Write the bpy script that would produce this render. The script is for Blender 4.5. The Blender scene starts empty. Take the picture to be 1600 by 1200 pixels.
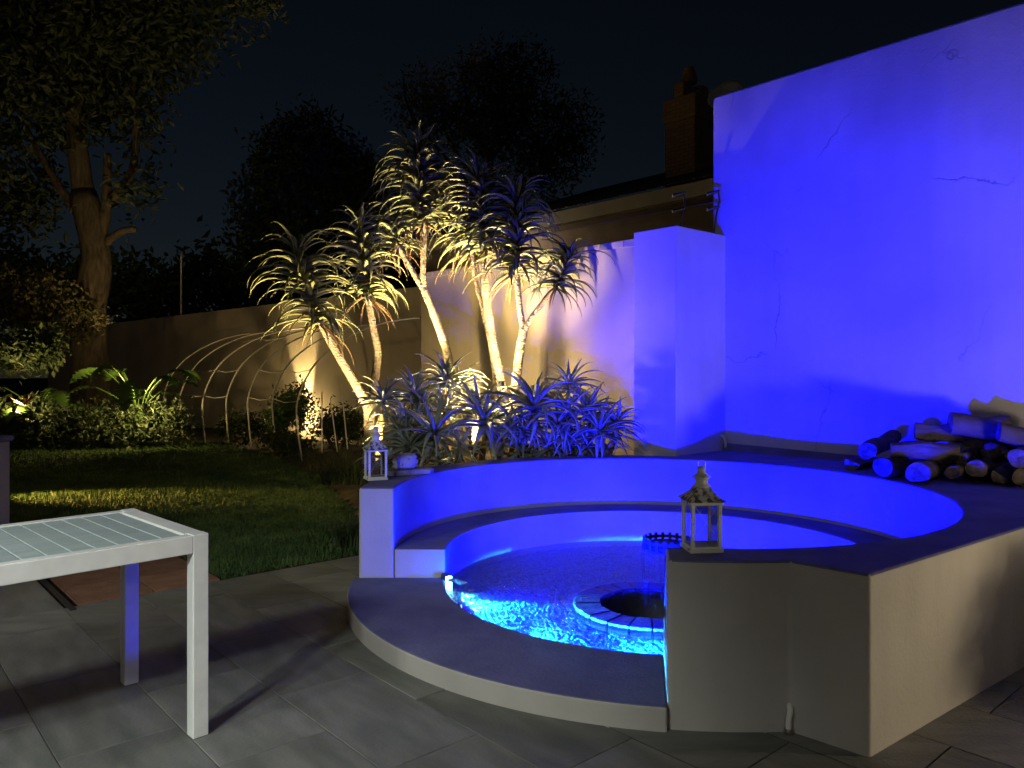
import bpy, bmesh, math, random
import numpy as np
from mathutils import Vector, Matrix, Euler

random.seed(7)
R = math.radians
PI = math.pi
sc = bpy.context.scene

# ------------------------------------------------------------------ camera
F, CXP, YH, EYE = 1210.0, 800.0, 579.0, 1.35      # focal length in photo pixels, horizon row, eye height
cam_d = bpy.data.cameras.new('camera')
cam_d.sensor_width = 36.0
cam_d.lens = F / 1600.0 * 36.0
cam_d.shift_y = -(600.0 - YH) / 1600.0
cam_d.clip_start = 0.05
cam_d.clip_end = 2000
cam = bpy.data.objects.new('camera', cam_d)
cam.location = (0, 0, EYE)
cam.rotation_euler = (PI / 2, 0, 0)
sc.collection.objects.link(cam)
sc.camera = cam

# ------------------------------------------------------------------ night sky
w = bpy.data.worlds.new('World'); sc.world = w; w.use_nodes = True
wn, wl = w.node_tree.nodes, w.node_tree.links
bg = wn['Background']
sky = wn.new('ShaderNodeTexSky'); sky.sky_type = 'NISHITA'; sky.sun_disc = False
sky.sun_elevation = R(25); sky.sun_rotation = R(150); sky.air_density = 1.0; sky.dust_density = 0.2; sky.ozone_density = 2.0
wl.new(sky.outputs[0], bg.inputs[0]); bg.inputs[1].default_value = 0.0013      # night: the same sky, dimmed to a city glow

vs = sc.view_settings
vs.view_transform = 'Standard'; vs.look = 'None'; vs.exposure = 0.15; vs.gamma = 1.0; vs.use_curve_mapping = False
sc.cycles.use_denoising = True
sc.cycles.use_adaptive_sampling = True; sc.cycles.adaptive_threshold = .03; sc.cycles.light_sampling_threshold = .02
sc.cycles.max_bounces = 6; sc.cycles.diffuse_bounces = 3; sc.cycles.glossy_bounces = 2
sc.cycles.transparent_max_bounces = 8; sc.cycles.transmission_bounces = 2
sc.cycles.sample_clamp_indirect = 4.0
sc.cycles.caustics_reflective = False; sc.cycles.caustics_refractive = False

# ------------------------------------------------------------------ helpers
COL = sc.collection
def at(x, y, d):                      # photo pixel + distance -> point
    return Vector(((x - CXP) / F * d, d, EYE - (y - YH) / F * d))
def on(x, y, z):                      # photo pixel on a level plane
    d = (EYE - z) * F / (y - YH)
    return Vector(((x - CXP) / F * d, d, z))

class MB:
    def __init__(s): s.v = []; s.f = []; s.m = []
    def add(s, vs_, fs, mi=0):
        o = len(s.v); s.v += [tuple(p) for p in vs_]; s.f += [tuple(i + o for i in f) for f in fs]; s.m += [mi] * len(fs); return s
    def box(s, c, size, rz=0.0, mi=0, rx=None):
        M = Matrix.Translation(c) @ Matrix.Rotation(rz, 4, 'Z')
        if rx: M = M @ rx.to_4x4()
        hx, hy, hz = [k / 2 for k in size]
        P = [M @ Vector((sx * hx, sy * hy, sz * hz)) for sz in (-1, 1) for sx, sy in ((-1, -1), (1, -1), (1, 1), (-1, 1))]
        return s.add(P, [(3, 2, 1, 0), (4, 5, 6, 7), (0, 1, 5, 4), (1, 2, 6, 5), (2, 3, 7, 6), (3, 0, 4, 7)], mi)
    def tube(s, pts, rad, n=8, mi=0, cap=True):
        pts = [Vector(p) for p in pts]; k = len(pts)
        if not hasattr(rad, '__len__'): rad = [rad] * k
        V = []; up = None
        for i, p in enumerate(pts):
            t = (pts[min(i + 1, k - 1)] - pts[max(i - 1, 0)]).normalized()
            if up is None:
                up = Vector((0, 0, 1)) if abs(t.z) < .9 else Vector((1, 0, 0))
            a = t.cross(up)
            if a.length < 1e-4: a = t.cross(Vector((1, 0, 0.1)))
            a.normalize(); b = a.cross(t).normalized(); up = b
            V += [p + (a * math.cos(2 * PI * j / n) + b * math.sin(2 * PI * j / n)) * rad[i] for j in range(n)]
        fs = [(i * n + j, i * n + (j + 1) % n, (i + 1) * n + (j + 1) % n, (i + 1) * n + j) for i in range(k - 1) for j in range(n)]
        if cap: fs += [tuple(range(n))[::-1], tuple((k - 1) * n + j for j in range(n))]
        return s.add(V, fs, mi)
    def lathe(s, prof, n=24, c=(0, 0, 0), a0=0.0, mi=0, cap=True):
        V = []; c = Vector(c)
        for r, z in prof:
            V += [c + Vector((r * math.cos(a0 + 2 * PI * j / n), r * math.sin(a0 + 2 * PI * j / n), z)) for j in range(n)]
        k = len(prof)
        fs = [(i * n + j, i * n + (j + 1) % n, (i + 1) * n + (j + 1) % n, (i + 1) * n + j) for i in range(k - 1) for j in range(n)]
        if cap: fs += [tuple(range(n))[::-1], tuple((k - 1) * n + j for j in range(n))]
        return s.add(V, fs, mi)
    def prism(s, poly, z0, z1, mi_side=0, mi_top=0):
        n = len(poly)
        V = [(p[0], p[1], z0) for p in poly] + [(p[0], p[1], z1) for p in poly]
        s.add(V, [(i, (i + 1) % n, n + (i + 1) % n, n + i) for i in range(n)], mi_side)
        s.add([(p[0], p[1], z1) for p in poly], [tuple(range(n))], mi_top)
        s.add([(p[0], p[1], z0) for p in poly], [tuple(range(n))[::-1]], mi_side)
        return s
    def mesh(s, name, mats, smooth=False, fix=True):
        me = bpy.data.meshes.new(name)
        me.from_pydata(s.v, [], s.f)
        for m in (mats if isinstance(mats, (list, tuple)) else [mats]): me.materials.append(m)
        me.polygons.foreach_set('material_index', s.m)
        if fix:
            b = bmesh.new(); b.from_mesh(me)
            bmesh.ops.remove_doubles(b, verts=b.verts, dist=1e-5)
            bmesh.ops.recalc_face_normals(b, faces=b.faces)
            b.to_mesh(me); b.free()
        if smooth: me.polygons.foreach_set('use_smooth', [True] * len(me.polygons))
        me.update()
        return me
    def build(s, name, mats, parent=None, smooth=False, bevel=0.0, seg=2, fix=True, autosmooth=None):
        return link(name, s.mesh(name, mats, smooth or bevel > 0 or autosmooth is not None, fix), parent, bevel, seg, autosmooth)

def link(name, me, parent=None, bevel=0.0, seg=2, autosmooth=None):
    o = bpy.data.objects.new(name, me); COL.objects.link(o)
    if parent is not None: o.parent = parent
    if bevel > 0:
        b = o.modifiers.new('bevel', 'BEVEL'); b.width = bevel; b.segments = seg; b.limit_method = 'ANGLE'; b.angle_limit = R(40); b.harden_normals = True
    elif autosmooth is not None:
        b = o.modifiers.new('edges', 'EDGE_SPLIT'); b.split_angle = R(autosmooth)
    return o
def tag(o, label=None, cat=None, group=None, kind=None):
    if label: o['label'] = label
    if cat: o['category'] = cat
    if group: o['group'] = group
    if kind: o['kind'] = kind
    return o
def thing(name, label, cat, loc=(0, 0, 0), group=None):
    o = bpy.data.objects.new(name, None); COL.objects.link(o); o.location = loc; o.empty_display_size = .1
    return tag(o, label, cat, group)
def smooth_path(pts, n):
    P = [np.array(p, float) for p in pts]; out = []
    k = len(P)
    for i in range(n + 1):
        t = i / n * (k - 1); j = min(int(t), k - 2); u = t - j
        p0, p1, p2, p3 = P[max(j - 1, 0)], P[j], P[j + 1], P[min(j + 2, k - 1)]
        out.append(Vector(.5 * ((2 * p1) + (-p0 + p2) * u + (2 * p0 - 5 * p1 + 4 * p2 - p3) * u * u + (-p0 + 3 * p1 - 3 * p2 + p3) * u ** 3)))
    return out

# ------------------------------------------------------------------ materials
def mat(name, col=(.5, .5, .5), rough=.7, metal=0.0, spec=.5, emit=None, es=0.0):
    m = bpy.data.materials.new(name); m.use_nodes = True
    b = m.node_tree.nodes['Principled BSDF']
    b.inputs['Base Color'].default_value = (*col, 1); b.inputs['Roughness'].default_value = rough
    b.inputs['Metallic'].default_value = metal; b.inputs['Specular IOR Level'].default_value = spec
    if emit: b.inputs['Emission Color'].default_value = (*emit, 1); b.inputs['Emission Strength'].default_value = es
    return m
def nn(m, t, **k):
    n = m.node_tree.nodes.new(t)
    for a, v in k.items(): setattr(n, a, v)
    return n
def lk(m, a, b): m.node_tree.links.new(a, b)
def varied(name, c1, c2, scale=4.0, rough=.8, bump=.0, bscale=40.0, detail=6.0, lo=.35, hi=.65, stretch=None, per_object=0.0, spec=.3, coord='Object', rough_var=0.0):
    m = mat(name, c1, rough, spec=spec); b = m.node_tree.nodes['Principled BSDF']
    tc = nn(m, 'ShaderNodeTexCoord'); src = tc.outputs[coord]
    if stretch:
        mp = nn(m, 'ShaderNodeMapping'); mp.inputs['Scale'].default_value = stretch[:3]
        if len(stretch) > 3: mp.inputs['Rotation'].default_value = (0, 0, stretch[3])
        lk(m, src, mp.inputs[0]); src = mp.outputs[0]
    nz = nn(m, 'ShaderNodeTexNoise'); nz.inputs['Scale'].default_value = scale; nz.inputs['Detail'].default_value = detail
    rp = nn(m, 'ShaderNodeValToRGB'); rp.color_ramp.elements[0].position = lo; rp.color_ramp.elements[1].position = hi
    rp.color_ramp.elements[0].color = (*c1, 1); rp.color_ramp.elements[1].color = (*c2, 1)
    lk(m, src, nz.inputs['Vector']); lk(m, nz.outputs[0], rp.inputs[0])
    out = rp.outputs[0]
    if per_object:
        oi = nn(m, 'ShaderNodeObjectInfo'); mr = nn(m, 'ShaderNodeMapRange')
        mr.inputs[3].default_value = 1 - per_object; mr.inputs[4].default_value = 1 + per_object
        lk(m, oi.outputs['Random'], mr.inputs[0])
        mx = nn(m, 'ShaderNodeMix', data_type='RGBA', blend_type='MULTIPLY'); mx.inputs[0].default_value = 1
        lk(m, out, mx.inputs[6]); lk(m, mr.outputs[0], mx.inputs[7]); out = mx.outputs[2]
        if coord == 'Object':
            vm = nn(m, 'ShaderNodeVectorMath', operation='ADD')
            cb = nn(m, 'ShaderNodeVectorMath', operation='SCALE'); cb.inputs[0].default_value = (37, 19, 11)
            lk(m, oi.outputs['Random'], cb.inputs['Scale']); lk(m, src, vm.inputs[0]); lk(m, cb.outputs[0], vm.inputs[1]); lk(m, vm.outputs[0], nz.inputs['Vector'])
    lk(m, out, b.inputs['Base Color'])
    if rough_var:
        mr2 = nn(m, 'ShaderNodeMapRange'); mr2.inputs[3].default_value = rough - rough_var; mr2.inputs[4].default_value = rough + rough_var
        lk(m, nz.outputs[0], mr2.inputs[0]); lk(m, mr2.outputs[0], b.inputs['Roughness'])
    if bump:
        n2 = nn(m, 'ShaderNodeTexNoise'); n2.inputs['Scale'].default_value = bscale; n2.inputs['Detail'].default_value = 5
        lk(m, tc.outputs[coord], n2.inputs['Vector'])
        bp = nn(m, 'ShaderNodeBump'); bp.inputs['Strength'].default_value = bump; bp.inputs['Distance'].default_value = .01
        lk(m, n2.outputs[0], bp.inputs['Height']); lk(m, bp.outputs[0], b.inputs['Normal'])
    return m
def plaster(name, col, crack=True, crack_scale=1.1, dirt=.34, crack_dark=.45, keep=.55):
    """painted plaster: patchy roller marks, faint dirt and a few hairline cracks"""
    m = mat(name, col, .85, spec=.25); b = m.node_tree.nodes['Principled BSDF']
    tc = nn(m, 'ShaderNodeTexCoord'); src = tc.outputs['Object']
    n1 = nn(m, 'ShaderNodeTexNoise'); n1.inputs['Scale'].default_value = .9; n1.inputs['Detail'].default_value = 7; lk(m, src, n1.inputs['Vector'])
    r1 = nn(m, 'ShaderNodeMapRange'); r1.inputs[1].default_value = .3; r1.inputs[2].default_value = .75; r1.inputs[3].default_value = 1 - dirt; r1.inputs[4].default_value = 1.0
    lk(m, n1.outputs[0], r1.inputs[0])
    mx = nn(m, 'ShaderNodeMix', data_type='RGBA', blend_type='MULTIPLY'); mx.inputs[0].default_value = 1; mx.inputs[6].default_value = (*col, 1)
    lk(m, r1.outputs[0], mx.inputs[7]); out = mx.outputs[2]
    # drip streaks that run down the wall
    mp = nn(m, 'ShaderNodeMapping'); mp.inputs['Scale'].default_value = (7, 7, .35); lk(m, src, mp.inputs[0])
    n3 = nn(m, 'ShaderNodeTexNoise'); n3.inputs['Scale'].default_value = 1.0; n3.inputs['Detail'].default_value = 4; lk(m, mp.outputs[0], n3.inputs['Vector'])
    r3 = nn(m, 'ShaderNodeMapRange'); r3.inputs[1].default_value = .3; r3.inputs[2].default_value = .55; r3.inputs[3].default_value = .95; r3.inputs[4].default_value = 1.0; lk(m, n3.outputs[0], r3.inputs[0])
    mx3 = nn(m, 'ShaderNodeMix', data_type='RGBA', blend_type='MULTIPLY'); mx3.inputs[0].default_value = 1; lk(m, out, mx3.inputs[6]); lk(m, r3.outputs[0], mx3.inputs[7]); out = mx3.outputs[2]
    height = None
    if crack:
        nd = nn(m, 'ShaderNodeTexNoise'); nd.inputs['Scale'].default_value = 3.0; nd.inputs['Detail'].default_value = 5; lk(m, src, nd.inputs['Vector'])
        ad = nn(m, 'ShaderNodeMix', data_type='RGBA', blend_type='LINEAR_LIGHT'); ad.inputs[0].default_value = .16; lk(m, src, ad.inputs[6]); lk(m, nd.outputs['Color'], ad.inputs[7])
        vo = nn(m, 'ShaderNodeTexVoronoi', feature='DISTANCE_TO_EDGE'); vo.inputs['Scale'].default_value = crack_scale; lk(m, ad.outputs[2], vo.inputs['Vector'])
        lt = nn(m, 'ShaderNodeMapRange'); lt.inputs[1].default_value = .0; lt.inputs[2].default_value = .0045; lt.inputs[3].default_value = 1; lt.inputs[4].default_value = 0; lk(m, vo.outputs['Distance'], lt.inputs[0])
        nk = nn(m, 'ShaderNodeTexNoise'); nk.inputs['Scale'].default_value = 1.3; nk.inputs['Detail'].default_value = 2; lk(m, src, nk.inputs['Vector'])
        kk = nn(m, 'ShaderNodeMapRange'); kk.inputs[1].default_value = keep; kk.inputs[2].default_value = keep + .12; lk(m, nk.outputs[0], kk.inputs[0])
        ml = nn(m, 'ShaderNodeMath', operation='MULTIPLY'); lk(m, lt.outputs[0], ml.inputs[0]); lk(m, kk.outputs[0], ml.inputs[1])
        dk = nn(m, 'ShaderNodeMapRange'); dk.inputs[3].default_value = 1; dk.inputs[4].default_value = crack_dark; lk(m, ml.outputs[0], dk.inputs[0])
        m2 = nn(m, 'ShaderNodeMix', data_type='RGBA', blend_type='MULTIPLY'); m2.inputs[0].default_value = 1; lk(m, out, m2.inputs[6]); lk(m, dk.outputs[0], m2.inputs[7]); out = m2.outputs[2]
        height = ml.outputs[0]
    lk(m, out, b.inputs['Base Color'])
    n2 = nn(m, 'ShaderNodeTexNoise'); n2.inputs['Scale'].default_value = 55; n2.inputs['Detail'].default_value = 4; lk(m, src, n2.inputs['Vector'])
    n4 = nn(m, 'ShaderNodeTexNoise'); n4.inputs['Scale'].default_value = 4.5; n4.inputs['Detail'].default_value = 3; n4.inputs['Distortion'].default_value = .2; lk(m, src, n4.inputs['Vector'])
    b4 = nn(m, 'ShaderNodeBump'); b4.inputs['Strength'].default_value = .16; b4.inputs['Distance'].default_value = .03; lk(m, n4.outputs[0], b4.inputs['Height'])
    bp = nn(m, 'ShaderNodeBump'); bp.inputs['Strength'].default_value = .3; bp.inputs['Distance'].default_value = .006; lk(m, n2.outputs[0], bp.inputs['Height']); lk(m, b4.outputs[0], bp.inputs['Normal']); nrm = bp.outputs[0]
    if height is not None:
        b2 = nn(m, 'ShaderNodeBump', invert=True); b2.inputs['Strength'].default_value = .6; b2.inputs['Distance'].default_value = .004
        lk(m, height, b2.inputs['Height']); lk(m, nrm, b2.inputs['Normal']); nrm = b2.outputs[0]
    lk(m, nrm, b.inputs['Normal'])
    return m

M = {}
M['wall_white'] = plaster('white_wall_paint', (.78, .77, .76), crack_scale=.75, keep=.47)
M['pillar_white'] = plaster('pillar_paint', (.78, .77, .76), crack_scale=3.2, keep=.56, crack_dark=.5)
M['garden_wall'] = plaster('cream_wall_paint', (.62, .55, .45), crack_scale=.8, keep=.6)
M['render'] = plaster('basin_render', (.60, .575, .54), crack_scale=1.7, keep=.64, crack_dark=.6, dirt=.45)
M['cement_glow_tint'] = varied('cement_glow_tint', (.12, .12, .24), (.17, .17, .32), 5, .9, .5, 60, per_object=0)  # blue glow of the basin lights mixed into the cement colour
M['tile'] = varied('paving_tile', (.125, .13, .12), (.20, .20, .188), 2.6, .55, .25, 70, stretch=(1.2, 4.5, 1, R(48.6)), per_object=.14, rough_var=.1)
M['grout'] = varied('paving_grout', (.07, .07, .065), (.11, .108, .10), 9, .95, .4)
M['terracotta'] = varied('terracotta_paver', (.17, .085, .055), (.24, .125, .08), 8, .85, .4, 60, per_object=.25)
M['soil'] = varied('garden_soil', (.020, .014, .010), (.045, .033, .022), 12, .98, .9, 30)
M['turf'] = varied('turf_soil', (.018, .035, .010), (.035, .060, .018), 9, .98, .9, 60)
M['grass'] = varied('grass_blade', (.035, .075, .018), (.075, .125, .032), 2.5, .6, coord='Object')
M['aloe'] = varied('aloe_leaf', (.26, .31, .25), (.42, .46, .39), 3, .42, .0, per_object=.22, spec=.5)
M['dead_leaf'] = varied('dry_leaf', (.16, .10, .055), (.26, .17, .09), 4, .8, per_object=.2)
M['tree_aloe'] = varied('tree_aloe_leaf', (.13, .15, .075), (.23, .25, .13), 3, .45, per_object=.2, spec=.45)
def bark(name, c1, c2, rings=42.0, strength=.7):
    m = varied(name, c1, c2, 6, .9, 0); b = m.node_tree.nodes['Principled BSDF']
    tc = nn(m, 'ShaderNodeTexCoord'); wv = nn(m, 'ShaderNodeTexWave', wave_type='BANDS', bands_direction='Z')
    wv.inputs['Scale'].default_value = rings / 6.283; wv.inputs['Distortion'].default_value = 2.6; wv.inputs['Detail'].default_value = 3; wv.inputs['Detail Scale'].default_value = 2.5
    lk(m, tc.outputs['Object'], wv.inputs['Vector'])
    bp = nn(m, 'ShaderNodeBump'); bp.inputs['Strength'].default_value = strength; bp.inputs['Distance'].default_value = .012
    lk(m, wv.outputs['Fac'], bp.inputs['Height']); lk(m, bp.outputs[0], b.inputs['Normal']); return m
M['trunk'] = bark('tree_aloe_trunk', (.20, .165, .13), (.36, .31, .25), 130, 1.0)
M['dark_bark'] = varied('dark_bark', (.035, .027, .02), (.08, .063, .046), 5, .95, .9, 22, stretch=(4, 4, .8))
M['leaf_dark'] = varied('dark_foliage', (.025, .040, .015), (.060, .085, .030), 3, .6, per_object=.1)
M['leaf_evergreen'] = varied('evergreen_foliage', (.014, .022, .010), (.032, .045, .018), 3, .7)
M['leaf_olive'] = varied('olive_foliage', (.06, .06, .025), (.12, .11, .045), 3, .6)
M['leaf_fresh'] = varied('fresh_leaf', (.05, .11, .02), (.10, .18, .035), 3, .4, per_object=.25, spec=.5)
M['leaf_pink'] = varied('pinkish_leaf', (.30, .16, .11), (.42, .26, .18), 3, .6)
M['white_metal'] = varied('white_powder_coat', (.72, .73, .73), (.80, .81, .81), 14, .38, .06, 300, spec=.5)
M['slat'] = varied('grey_slat', (.34, .41, .42), (.42, .49, .50), 3, .5, .15, 160, stretch=(1, 14, 1), per_object=.06)
M['lantern'] = varied('chipped_white_paint', (.10, .085, .07), (.72, .71, .68), 34, .7, .5, 90, lo=.30, hi=.40)
M['lantern_roof'] = varied('worn_lantern_roof', (.09, .088, .085), (.60, .59, .57), 26, .75, .5, 80, lo=.47, hi=.56)
M['wire'] = mat('grey_wire', (.5, .5, .5), .4, .8)
M['stone'] = varied('pale_stone', (.50, .48, .45), (.74, .72, .68), 7, .85, .5, 50)
M['slab'] = varied('rough_slab', (.28, .26, .23), (.44, .41, .37), 12, .95, .8, 60)
M['log_bark'] = varied('log_bark', (.045, .032, .024), (.13, .10, .075), 7, .95, 1.0, 35)
M['log_end'] = varied('log_end', (.09, .075, .06), (.24, .20, .16), 22, .9, .5, 80, per_object=.2)
M['log_split'] = varied('log_split_wood', (.07, .058, .046), (.17, .14, .115), 5, .9, .5, 60, stretch=(1, 1, 6))
M['pale_bark'] = varied('pale_bark', (.06, .048, .034), (.12, .098, .07), 5, .95, .8, 30)
M['pipe'] = mat('white_plastic_pipe', (.75, .74, .70), .4)
M['brass'] = mat('tap_metal', (.35, .32, .28), .35, .9)
M['dark_metal'] = mat('dark_metal', (.05, .05, .055), .5, .6)
M['steel'] = mat('fountain_steel', (.025, .025, .03), .5, .3)
M['hoop'] = varied('pale_hoop_pipe', (.55, .54, .48), (.70, .68, .61), 6, .6)
M['brick'] = None
M['fascia'] = varied('cream_fascia', (.42, .39, .32), (.52, .48, .40), 2, .8, .1)
M['house_wall'] = varied('brown_house_wall', (.16, .125, .10), (.22, .17, .135), 3, .95, .3)
M['roof'] = varied('corrugated_roof', (.035, .036, .042), (.06, .06, .066), 2, .6, .1)
M['dish'] = mat('dish_grey', (.50, .52, .52), .6)
M['house_plaster'] = varied('house_plaster', (.42, .40, .37), (.48, .46, .43), 2, .9, .2)
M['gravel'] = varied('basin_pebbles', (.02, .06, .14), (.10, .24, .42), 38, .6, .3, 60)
M['plinth'] = varied('plinth_stone', (.015, .015, .015), (.04, .039, .038), 9, .2, .5, 40, per_object=.12)
M['pit'] = mat('black_pit', (.006, .006, .007), .6)
def brick_mat():
    m = mat('chimney_brick', (.3, .14, .08), .95); b = m.node_tree.nodes['Principled BSDF']
    tc = nn(m, 'ShaderNodeTexCoord'); mp = nn(m, 'ShaderNodeMapping'); mp.inputs['Rotation'].default_value = (R(90), 0, 0)
    lk(m, tc.outputs['Object'], mp.inputs[0]); bt = nn(m, 'ShaderNodeTexBrick')
    bt.inputs['Color1'].default_value = (.34, .19, .09, 1); bt.inputs['Color2'].default_value = (.44, .27, .13, 1); bt.inputs['Mortar'].default_value = (.20, .17, .14, 1)
    bt.inputs['Scale'].default_value = 4.4; bt.inputs['Mortar Size'].default_value = .03
    lk(m, mp.outputs[0], bt.inputs['Vector']); lk(m, bt.outputs['Color'], b.inputs['Base Color']); return m
M['brick'] = brick_mat()
def glass_mat():
    m = bpy.data.materials.new('pane_glass'); m.use_nodes = True; nt = m.node_tree; nt.nodes.clear()
    o = nn(m, 'ShaderNodeOutputMaterial'); t = nn(m, 'ShaderNodeBsdfTransparent'); g = nn(m, 'ShaderNodeBsdfGlossy'); g.inputs['Roughness'].default_value = .06
    t.inputs[0].default_value = (.86, .87, .87, 1)
    mx = nn(m, 'ShaderNodeMixShader'); fr = nn(m, 'ShaderNodeFresnel'); fr.inputs[0].default_value = 1.5
    lk(m, fr.outputs[0], mx.inputs[0]); lk(m, t.outputs[0], mx.inputs[1]); lk(m, g.outputs[0], mx.inputs[2]); lk(m, mx.outputs[0], o.inputs[0]); return m
M['glass'] = glass_mat()
def water_mat(name, bump=.5, sc1=26.0, tint=(.86, .95, 1.0), ior=1.33, falling=False):
    m = bpy.data.materials.new(name); m.use_nodes = True; m.node_tree.nodes.clear()
    o = nn(m, 'ShaderNodeOutputMaterial'); t = nn(m, 'ShaderNodeBsdfTransparent'); t.inputs[0].default_value = (*tint, 1)
    g = nn(m, 'ShaderNodeBsdfGlossy'); g.inputs['Roughness'].default_value = .10
    tc = nn(m, 'ShaderNodeTexCoord'); n1 = nn(m, 'ShaderNodeTexNoise'); n1.inputs['Scale'].default_value = sc1; n1.inputs['Detail'].default_value = 4
    lk(m, tc.outputs['Object'], n1.inputs['Vector'])
    n2 = nn(m, 'ShaderNodeTexNoise'); n2.inputs['Scale'].default_value = sc1 * 3.1; n2.inputs['Detail'].default_value = 2; lk(m, tc.outputs['Object'], n2.inputs['Vector'])
    ad = nn(m, 'ShaderNodeMath', operation='ADD'); lk(m, n1.outputs[0], ad.inputs[0]); lk(m, n2.outputs[0], ad.inputs[1])
    bp = nn(m, 'ShaderNodeBump'); bp.inputs['Strength'].default_value = bump; bp.inputs['Distance'].default_value = .012; lk(m, ad.outputs[0], bp.inputs['Height'])
    lk(m, bp.outputs[0], g.inputs['Normal'])
    lw_ = nn(m, 'ShaderNodeLayerWeight'); lw_.inputs[0].default_value = .5
    pw = nn(m, 'ShaderNodeMath', operation='POWER'); pw.inputs[1].default_value = 3.0; lk(m, lw_.outputs['Facing'], pw.inputs[0])
    ma = nn(m, 'ShaderNodeMath', operation='MULTIPLY_ADD'); ma.inputs[1].default_value = 1.25; ma.inputs[2].default_value = .02; ma.use_clamp = True; lk(m, pw.outputs[0], ma.inputs[0])
    mx = nn(m, 'ShaderNodeMixShader'); lk(m, ma.outputs[0], mx.inputs[0]); lk(m, t.outputs[0], mx.inputs[1]); lk(m, g.outputs[0], mx.inputs[2]); lk(m, mx.outputs[0], o.inputs[0]); return m
M['water'] = water_mat('rippled_water', 1.0)
M['strand'] = water_mat('falling_water', .6, 60, tint=(.80, .86, 1.0))
M['led'] = mat('led_lens', (.1, .3, .5), .3, emit=(.25, .75, 1.0), es=7)
M['warm_lens'] = mat('warm_lens', (.5, .4, .2), .3, emit=(1.0, .62, .25), es=12)
M['white_lens'] = mat('white_lens', (.5, .5, .5), .3, emit=(1.0, .92, .8), es=8)

WARM = (1.0, .70, .27)
def lamp(name, parent, loc, power, color, kind='POINT', size=.03, target=None, angle=90, blend=.5):
    l = bpy.data.lights.new(name, kind); l.energy = power; l.color = color; l.shadow_soft_size = size
    if kind == 'SPOT': l.spot_size = R(angle); l.spot_blend = blend
    o = bpy.data.objects.new(name, l); COL.objects.link(o)
    if parent is not None: o.parent = parent; loc = Vector(loc) - parent.location
    o.location = loc
    if target is not None:
        tl = Vector(target) - (parent.location if parent is not None else Vector())
        o.rotation_euler = (tl - Vector(loc)).to_track_quat('-Z', 'Y').to_euler()
    return o

# ------------------------------------------------------------------ layout constants
U = Vector((-.662, .750, 0)); V = Vector((.750, .662, 0))      # along the boundary wall, away from it
UZ = math.atan2(U.y, U.x)
C = Vector((.883, 4.705, 0)); R1, R2, R3, R4 = 1.60, 1.289, 1.842, 1.815
HT, HB, HS, HW = .638, .265, .094, .034
PC = Vector((.77, 4.33, 0))                                     # middle of the fountain's plinth
PLR, PLH, PLI = .425, .056, .275
def pol(r, a, z=0.0): return Vector((C.x + r * math.cos(a), C.y + r * math.sin(a), z))
def arc(r, a0, a1, n): return [pol(r, a0 + (a1 - a0) * i / n) for i in range(n + 1)]
W0 = Vector((1.92, 6.97, 0))                                   # tall wall passes here, along U

# ------------------------------------------------------------------ ground
g = MB(); n = 64
ring = [pol(1.55, 2 * PI * i / n, -.02) for i in range(n)]; far = [pol(160, 2 * PI * i / n, -.02) for i in range(n)]
g.add(ring + far, [(i, (i + 1) % n, n + (i + 1) % n, n + i) for i in range(n)])
tag(g.build('ground', M['soil']), kind='structure')

# paved patio: tiles 0.8 x 0.4 in running bond, long side along U
patio = MB()
def uv(u, v): return U * u + V * v
P0 = Vector((-.432, 2.608, 0)); u0 = P0.dot(U); v0 = P0.dot(V)
LAWN_U = Vector((-1.80, 5.05, 0)).dot(U)                        # lawn edge (tiles end here)
ru0, ru1, rv0, rv1 = LAWN_U - 7.2, LAWN_U, v0 - 5.6, v0 + 3.6
sheet = [uv(ru0, rv0), uv(ru1, rv0), uv(ru1, rv1), uv(ru0, rv1)]
N = 46
pv = []; pf = []
for i in range(N):
    for j in range(N):
        q = [uv(ru0 + (ru1 - ru0) * (i + a) / N, rv0 + (rv1 - rv0) * (j + b) / N) for a, b in ((0, 0), (1, 0), (1, 1), (0, 1))]
        if min((p - C).length for p in q) > 1.45:
            o_ = len(pv); pv += [(p.x, p.y, -.004) for p in q]; pf.append((o_, o_ + 1, o_ + 2, o_ + 3))
patio.add(pv, pf)
patio_o = tag(patio.build('patio', M['grout']), kind='structure')
TU, TV, GAP = .80, .405, .004
whole = MB().box((0, 0, -.014), (TU - GAP, TV - GAP, .028)).mesh('tile', M['tile'])
tb = bmesh.new(); tb.from_mesh(whole); bmesh.ops.bevel(tb, geom=tb.edges[:], offset=.002, segments=1, affect='EDGES'); tb.to_mesh(whole); tb.free()
rowi = range(-9, 9)
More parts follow.
